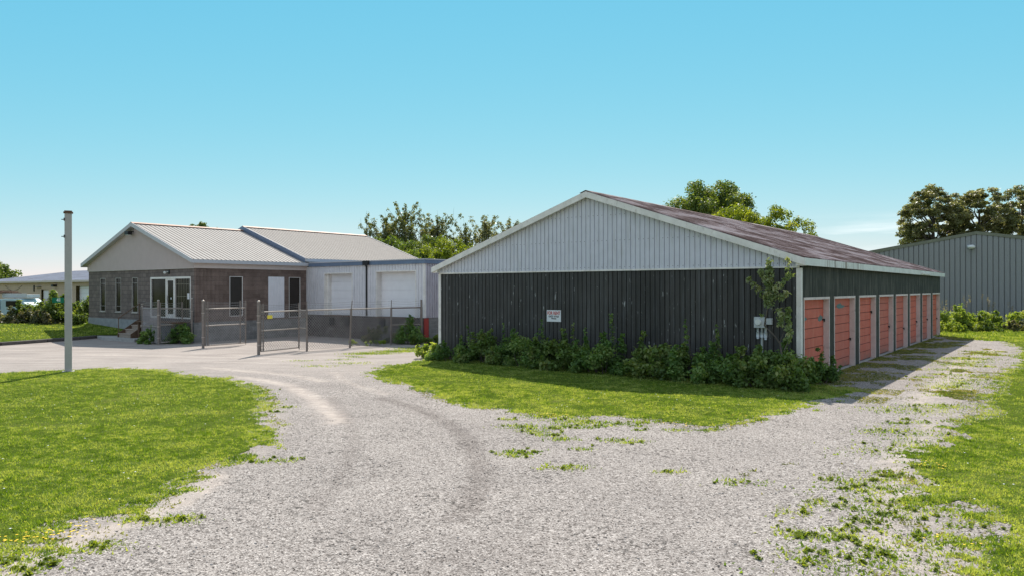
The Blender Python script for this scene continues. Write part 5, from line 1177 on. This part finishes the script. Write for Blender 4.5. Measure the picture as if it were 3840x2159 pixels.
# hedge beyond the bank lawn
GH = 'overgrown hedge shrubs at the left'
shrub('pale weedy shrub at the left picture edge in front of the truck', -28.2, 40.0, 0.3, 1.6, 0.8, 1.35, 'leaf_weed', 9500, 0.12, GH, 22, 60)
shrub('yellow-green shrub hiding the bed of the truck', -26.7, 40.6, 0.4, 1.1, 0.7, 1.35, 'leaf_hedge', 8000, 0.12, GH, 18, 61)
shrub('brownish flowering weeds in front of the hedge', -26.0, 39.8, 0.38, 1.2, 0.5, 1.05, 'leaf_weed', 5200, 0.11, GH, 16, 62)
shrub('dense green shrub left of the grey pole below the green 41 plate', -25.1, 41.0, 0.45, 1.5, 0.8, 1.55, 'leaf_hedge', 12500, 0.12, GH, 24, 63)
shrub('green shrub between the grey pole and the office corner', -23.6, 41.8, 0.5, 1.3, 0.7, 1.55, 'leaf_hedge', 9500, 0.12, GH, 22, 64)
shrub('lowest leafy shrub behind the office corner', -22.9, 42.9, 0.55, 0.8, 0.6, 1.4, 'leaf_hedge', 3600, 0.12, GH, 16, 65)
# sunny growth before the steel warehouse
GR = 'sunlit bushes before the steel warehouse'
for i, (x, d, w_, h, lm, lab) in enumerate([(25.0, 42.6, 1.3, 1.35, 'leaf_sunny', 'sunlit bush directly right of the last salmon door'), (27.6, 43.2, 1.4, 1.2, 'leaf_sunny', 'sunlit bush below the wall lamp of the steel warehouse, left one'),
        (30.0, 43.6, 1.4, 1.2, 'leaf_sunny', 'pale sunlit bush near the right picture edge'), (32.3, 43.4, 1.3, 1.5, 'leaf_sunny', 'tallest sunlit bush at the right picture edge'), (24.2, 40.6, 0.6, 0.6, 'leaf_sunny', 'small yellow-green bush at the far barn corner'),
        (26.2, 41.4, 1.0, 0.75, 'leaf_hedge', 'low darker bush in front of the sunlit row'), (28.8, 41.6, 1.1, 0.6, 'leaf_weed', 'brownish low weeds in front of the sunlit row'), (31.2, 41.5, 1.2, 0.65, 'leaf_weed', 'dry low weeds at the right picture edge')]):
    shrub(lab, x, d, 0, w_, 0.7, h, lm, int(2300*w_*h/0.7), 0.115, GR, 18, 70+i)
# feathery grass plumes standing against the warehouse
for i, x in enumerate(np.linspace(24.6, 33.5, 11)):
    y = 45.6 + 0.5*math.sin(i*2.3); h = 1.75 + 0.35*math.sin(i*1.7); th = thing('grass_plume', ['leftmost feathery grass plume, tight by the barn corner', 'second feathery plume right of the barn corner', 'third feathery plume from the barn corner', 'fourth feathery plume from the barn corner', 'plume just left of the wall lamp line', 'plume about below the wall lamp of the steel warehouse', 'plume just right of the wall lamp line', 'fourth feathery plume from the right picture edge', 'third feathery plume from the right picture edge', 'second feathery plume from the right picture edge', 'rightmost feathery grass plume at the picture edge'][i], 'plant', (float(x), y, 0), 0, 'grass plumes by the steel warehouse')
    mb = MB(); cl = []
    for k in range(4):
        dx = random.uniform(-.25, .25); hh = h*random.uniform(.8, 1.05); limb(mb, (dx*0.3, 0, 0), (dx, 0, hh), 0.008, 0.004, 0.05, 3, 3); cl += [(dx, 0, hh-0.05, 0.08), (dx, 0, hh-0.17, 0.09), (dx, 0, hh-0.3, 0.08)]
    mb.build('stem', M_['plume'], th); V, Fq, rn = leaf_cloud([c[:3] for c in cl], [c[3] for c in cl], 70, 0.08, 0.1, aspect=0.3); npmesh('plume', V, Fq, M_['plume'], th, rn)

# ------------------------------------------------------------------ grass blades
def blades(px, py, h, wd, zf=0.0, lean=0.5):
    n = len(px); a = rng.random(n)*2*np.pi; l = rng.random(n)**0.6*lean
    wx, wy = np.cos(a)*wd*0.5, np.sin(a)*wd*0.5; b_ = rng.random(n)*2*np.pi
    tx, ty = np.cos(b_)*h*l, np.sin(b_)*h*l; hh = h*np.sqrt(np.maximum(0.1, 1-l*l))
    z = np.zeros(n) + zf
    V = np.stack([np.stack([px-wx, py-wy, z], 1), np.stack([px+wx, py+wy, z], 1), np.stack([px+tx, py+ty, z+hh], 1)], 1).reshape(-1, 3)
    return V, np.arange(3*n).reshape(n, 3)
def scatter(polys, n_per_m2, bbox, near=True):
    x0, x1, y0, y1 = bbox; n = int((x1-x0)*(y1-y0)*n_per_m2); px = rng.uniform(x0, x1, n); py = rng.uniform(y0, y1, n)
    vis = (np.abs(px) < py*0.80 + 3.5); px, py = px[vis], py[vis]
    k = np.zeros(len(px), bool)
    jx = px + rng.normal(0, 0.05, len(px)); jy = py + rng.normal(0, 0.05, len(px))
    for p in polys: k |= inpoly(jx, jy, p)
    px, py = px[k], py[k]
    d = np.minimum.reduce([segdist(px, py, p[::6] + p[:1]) for p in polys])
    keep = (d > 0.30) | (fbm(px, py, 3.1, 66) < 0.42 + 0.6 * d)
    return px[keep], py[keep]
def grass_obj(name, px, py, mat_, hs, ws, label=None, zf=0.0, lean=0.75):
    tint = fbm(px, py, 0.55, 8); tone = fbm(px, py, 3.0, 18)
    flat = rng.random(len(px)) < 0.55
    h = hs * (0.45 + 0.9*rng.random(len(px))) * (0.5 + 1.0*tone) * np.where(fbm(px, py, 4.5, 71) > 0.66, 1.7, 1.0); wd = ws * (0.7 + 0.6*rng.random(len(px))) * np.where(flat, 2.6, 1.0)
    h = h * np.where(flat, 0.75, 1.0); V, Fq = blades(px, py, h, wd, zf, np.where(flat, 0.97, lean))
    grain = fbm(px, py, 11.0, 28, 2)
    rn = np.clip(0.55*rng.random(len(px)) + 0.45*(fbm(px, py, 1.4, 51) > 0.63) + 0.6*(tint-0.5) + 0.9*(tone-0.5) + 1.6*(grain-0.5) + 0.24 + 0.15*flat, 0, 1)
    o = npmesh(name, V, Fq, M_[mat_], None, rn, k=3); return tag(o, label, 'grass', kind='stuff')
P1_, P2_, P3_, P4_ = [inset(jag(p_, seed=q_), -0.14) for p_, q_ in ((LAWN1, 1), (LAWN2, 2), (LAWN3, 3), (FARG, 4))]
def cat2(*a): return np.concatenate([q[0] for q in a]), np.concatenate([q[1] for q in a])
g1 = cat2(scatter([P1_], 4200, (-12.5, -3.3, 5, 13)), scatter([P1_], 1900, (-21, -3.5, 13, 23)))
grass_obj('lawn_grass', *g1, 'grass', 0.036, 0.010, 'mown sunlit grass on the lawn around the grey pole')
g2 = cat2(scatter([P2_], 2600, (-4.6, 8.6, 12.3, 19)), scatter([P2_], 1500, (-4.6, 8.6, 19, 26.5)))
grass_obj('lawn_grass', *g2, 'grass', 0.038, 0.012, 'mown grass on the strip lawn before the barn front')
g3 = cat2(scatter([P3_], 4200, (3.5, 12.5, 4.6, 13)), scatter([P3_], 1500, (6, 26, 13, 28)), scatter([P3_], 350, (14, 34, 28, 40)))
grass_obj('lawn_grass', *g3, 'grass', 0.038, 0.011, 'rough grass on the lawn along the right picture edge')
g4 = scatter([P4_], 260, (20, 36, 33, 47)); grass_obj('lawn_grass', *g4, 'grass', 0.09, 0.025, 'sunlit grass in front of the bushes by the steel warehouse')
# bank lawn grass
n = 60000; px = rng.uniform(-33, -15.5, n); py = rng.uniform(28, 43, n); kx = np.interp(py, [a[1] for a in KL], [a[0] for a in KL]); ok = px < kx - 0.15
ufr = (px-OC[0])*ODU[0] + (py-OC[1])*ODU[1]; tt_ = (px-OC[0])*ODT[0] + (py-OC[1])*ODT[1]; ok &= ~((ufr > -0.1) & (tt_ < 10.8)); px, py = px[ok], py[ok]
zb_ = np.array([bank_z(a, b) for a, b in zip(px, py)]); grass_obj('lawn_grass', px, py, 'grass', 0.06, 0.022, 'mown grass on the bank lawn beside the office', zf=zb_)
n = 5200; uu = rng.uniform(-1.3, -0.06, n); tq = rng.uniform(5.1, 10.9, n); ok = uu > -1.3 + 1.2*np.clip((6.9-tq)/1.9, 0, 1); uu, tq = uu[ok], tq[ok]
grass_obj('lawn_grass', OC[0]+ODU[0]*uu+ODT[0]*tq, OC[1]+ODU[1]*uu+ODT[1]*tq, 'grass', 0.06, 0.022, 'shaded grass strip at the foot of the office front wall', zf=strip_z(uu, tq))
# tufts and weeds in the gravel
CL3 = [(3.34, 6.84), (3.29, 6.65), (3.24, 7.44), (3.2, 7.22), (3.68, 7.39), (3.3, 7.13), (3.07, 7.94), (3.44, 8.28), (4.17, 8.9), (3.77, 8.16), (3.63, 7.68), (4.02, 7.89), (2.83, 7.31), (2.88, 7.17), (3.06, 7.13), (2.75, 6.76), (2.72, 6.54), (4.79, 9.32), (5.0, 9.54), (2.86, 9.18), (5.53, 9.94), (5.67, 9.86), (5.35, 9.24), (3.99, 7.26), (4.08, 7.17), (4.61, 7.48), (4.09, 8.39), (7.24, 13.6), (6.85, 13.22), (7.35, 13.29), (6.24, 12.48), (4.12, 9.32), (4.9, 9.7), (4.31, 8.16), (4.48, 9.24), (11.21, 20.06), (12.03, 20.76), (14.39, 23.66), (15.61, 25.16), (10.57, 17.92), (10.92, 18.2), (9.66, 16.66), (8.63, 15.17), (7.93, 14.61), (12.03, 19.38), (12.86, 20.38), (14.57, 22.73), (17.68, 28.26), (18.13, 27.99), (17.31, 26.75), (15.87, 25.63), (15.53, 25.42), (15.27, 24.19), (14.0, 23.27), (12.96, 21.93), (3.8, 7.0), (3.5, 6.5), (3.1, 6.4), (4.4, 8.7), (4.6, 8.9), (4.5, 7.9), (5.9, 10.9), (6.3, 11.6), (6.7, 12.3), (9.0, 15.0), (10.1, 17.1), (11.5, 18.8)]
CL2 = [(0.53, 13.9), (0.71, 14.06), (1.07, 13.89), (1.1, 13.2), (0.2, 12.84), (0.07, 13.06), (-0.06, 13.66), (0.35, 12.5), (0.54, 12.24), (0.72, 12.77), (1.02, 12.91), (1.33, 12.84), (0.08, 10.99), (0.08, 10.65), (-0.07, 10.79), (0.18, 10.89), (0.71, 9.97), (1.08, 11.11), (1.61, 11.81), (1.86, 11.63), (0.77, 11.87), (1.94, 13.19), (2.37, 13.33), (2.19, 12.62), (2.67, 13.48), (2.83, 12.62), (2.08, 9.72), (1.55, 13.34), (1.3, 13.5), (0.9, 13.5), (1.6, 13.0), (2.2, 13.0)]
CL1 = [(-3.2, 10.39), (-3.61, 10.35), (-5.89, 17.7), (-4.72, 15.1), (-4.63, 14.54), (-3.92, 7.77), (-3.59, 7.69), (-3.49, 7.79), (-3.86, 6.99), (-3.9, 6.91), (-4.09, 6.75), (-4.11, 6.57), (-4.35, 6.6), (-4.57, 6.6), (-4.24, 6.36), (-4.46, 6.53), (-4.18, 6.39)]
STR = [(-5.36, 27.67), (-4.76, 28.54), (-4.05, 28.99), (-3.38, 29.94), (-5.77, 26.46), (-5.45, 26.26), (-5.94, 25.34), (-7.11, 25.01), (-5.23, 24.14), (-6.07, 23.22)]
def clump_pts(C, per, sd, area=0.16):
    xs_, ys_ = [], []
    for i, (cx, cy) in enumerate(C):
        s = sd * random.uniform(0.5, 1.5); m_ = int(per * (s/sd)**1.5); a = rng.normal(0, s, m_)*1.5; b_ = rng.normal(0, s*0.8, m_); xs_.append(cx + a); ys_.append(cy + b_)
    return np.concatenate(xs_), np.concatenate(ys_)
w1 = cat2(clump_pts(CL3[:35], 55, 0.085), clump_pts(CL3[35:], 300, 0.26), clump_pts(CL2, 110, 0.10), clump_pts(CL1, 70, 0.09), clump_pts(STR[:4], 1500, 0.34), clump_pts(STR[4:], 160, 0.2))
cc = []; rr_ = []
for C_, s_c, m_c in ((CL3[:35], 0.085, 4), (CL3[35:], 0.24, 5), (CL2, 0.10, 3), (CL1, 0.07, 3)):
    for (cx, cy) in C_:
        f_c = random.uniform(0.5, 1.5)
        for k in range(m_c): cc.append((cx + random.gauss(0, s_c*1.5*f_c), cy + random.gauss(0, s_c*0.9*f_c), 0.012)); rr_.append(random.uniform(0.02, 0.06))
V, Fq, rn = leaf_cloud(cc, rr_, 9500, 0.034, 0.6, (1, 1, 0.7), 0.2); V[:, 2] = np.abs(V[:, 2]) + 0.002
tag(npmesh('gravel_weeds', V, Fq, M_['leaf_lime'], None, np.clip(rn*0.8, 0, 1)), 'broad-leaved weeds rooted in the gravel', 'weeds', kind='stuff')
grass_obj('gravel_weeds', *w1, 'grass', 0.045, 0.012, 'scattered tufts of weeds and grass growing through the gravel', lean=0.9)
# thin dry grass thinning out from lawn edges and along the door side
def band(poly, n, wd, seed, bbox):
    x0, x1, y0, y1 = bbox; px = rng.uniform(x0, x1, n); py = rng.uniform(y0, y1, n)
    closed = poly + poly[:1]; sel = segdist(px, py, closed) < wd; px, py = px[sel], py[sel]; d = segdist(px, py, closed)
    k = (fbm(px, py, 2.2, seed) + 0.25*(1-d/wd) > 0.60) & (rng.random(len(px)) < (1-d/wd)*0.9+0.1); return px[k], py[k]
w2 = cat2(band(LAWN3[2:26], 60000, 0.75, 41, (2.2, 15, 6, 26)), band(LAWN1[9:34], 40000, 0.28, 42, (-9, -3.2, 6.3, 21)), band(LAWN2[5:18], 30000, 0.35, 43, (-4, 6.5, 12.3, 19)))
n = 90000; uu = rng.uniform(-2.4, BL+3, n); tt_ = -rng.uniform(0.0, 1.0, n)**1.3*2.3 - 0.02
bxp = BC[0]+BDU[0]*uu+BDT[0]*tt_; byp = BC[1]+BDU[1]*uu+BDT[1]*tt_
kk = fbm(bxp, byp, 1.0, 77) - 0.13*(-tt_) > 0.38 - 0.10*(uu < 3); w3 = (bxp[kk], byp[kk])
n = 14000; px = rng.uniform(2.6, 5.5, n); py = rng.uniform(6, 10.2, n); kk = (fbm(px, py, 2.6, 91) > 0.66) & (px > 2.6 + 0.1*(py-6)); w4 = (px[kk], py[kk])
n = 60000; px = rng.uniform(8, 19, n); c0 = rng.normal(0, 0.55, n); py = 14.2 + (px-8)*1.36 + c0; kk = fbm(px, py, 1.6, 92) > 0.60; w5 = (px[kk], py[kk])
grass_obj('gravel_weeds', *cat2(w2, w3, w4, w5), 'grass_dry', 0.034, 0.012, 'thin dry grass fringing the gravel and the foot of the barn doors', lean=0.9)
# yellow flowers in the grass
def flower_obj(label, pts, mat_, r, zz):
    mb = MB()
    for (x, y) in pts:
        z = zz * random.uniform(0.7, 1.2); n = 6
        mb.add([(x, y, z + r*0.3)] + [(x + r*math.cos(k*math.pi/3), y + r*math.sin(k*math.pi/3), z) for k in range(n)], [(0, k+1, (k+1) % n + 1) for k in range(n)])
    return tag(mb.build('wild_flowers', M_[mat_]), label, 'flowers', kind='stuff')
def around(cs, n, s): return [(c[0]+random.gauss(0, s*1.4), c[1]+random.gauss(0, s)) for c in cs for _ in range(n)]
flower_obj('yellow trefoil flowers in the grass edges', around([(-4.45, 7.15), (-4.7, 7.0), (-4.95, 6.95), (-4.35, 7.35)], 15, 0.10) + around([(0.62, 14.0), (0.95, 13.85), (0.7, 13.75)], 9, 0.08) + around([(3.35, 12.75), (2.9, 12.95), (4.5, 13.7)], 9, 0.15) + around([(5.6, 9.95), (5.75, 9.85)], 6, 0.06) + around([(4.05, 7.05), (4.25, 6.85)], 3, 0.04), 'flower', 0.013, 0.055)
flower_obj('tiny white clover heads dotted over the lawns', [(random.uniform(-11, -4), random.uniform(7, 20)) for _ in range(90)] + [(random.uniform(4.5, 11), random.uniform(7, 13)) for _ in range(60)] + [(random.uniform(0, 6), random.uniform(14.5, 17)) for _ in range(25)], 'flower_white', 0.012, 0.05)
# loose stones lying on the near gravel
n = 9000; px = rng.uniform(-7, 7, n); py = 5.5 + 9*rng.random(n)**1.4; px *= (py*0.72)/7
ok = ~(inpoly(px, py, P1_) | inpoly(px, py, P3_) | inpoly(px, py, P2_)); dens = np.clip(0.35 + 1.2*(fbm(px, py, 0.9, 31)-0.4), 0.1, 1); ok &= rng.random(n) < dens; px, py = px[ok], py[ok]; n = len(px)
base = np.array([(1,0,0),(-1,0,0),(0,1,0),(0,-1,0),(0,0,1),(0,0,-1)], float); tri = np.array([(0,2,4),(2,1,4),(1,3,4),(3,0,4),(2,0,5),(1,2,5),(3,1,5),(0,3,5)])
sz = 0.005 + 0.010*rng.random(n)**2.2; V = base[None]*(0.75+0.5*rng.random((n, 6, 1)))*sz[:, None, None]*np.array([1, 1, 0.6]); an = rng.random(n)*6.28; ca, sa = np.cos(an)[:, None], np.sin(an)[:, None]
V = np.stack([V[:,:,0]*ca - V[:,:,1]*sa + px[:, None], V[:,:,0]*sa + V[:,:,1]*ca + py[:, None], V[:,:,2] + (sz*0.3)[:, None]], -1)
Fq = (tri[None] + (np.arange(n)*6)[:, None, None]).reshape(-1, 3)
m, nt, b = mat('loose_stone', 0.9, 0.2); at = N(nt, 'Attribute'); at.attribute_name = 'rnd'
nt.links.new(ramp(nt, at.outputs['Fac'], (0.0, (0.13, 0.115, 0.105)), (0.35, (0.27, 0.24, 0.22)), (1.0, (0.48, 0.45, 0.43))), b.inputs['Base Color'])
tag(npmesh('loose_stones', V, Fq, m, None, np.repeat(rng.random(n), 8), k=3), 'loose crushed stones lying on the gravel', 'gravel', kind='stuff')
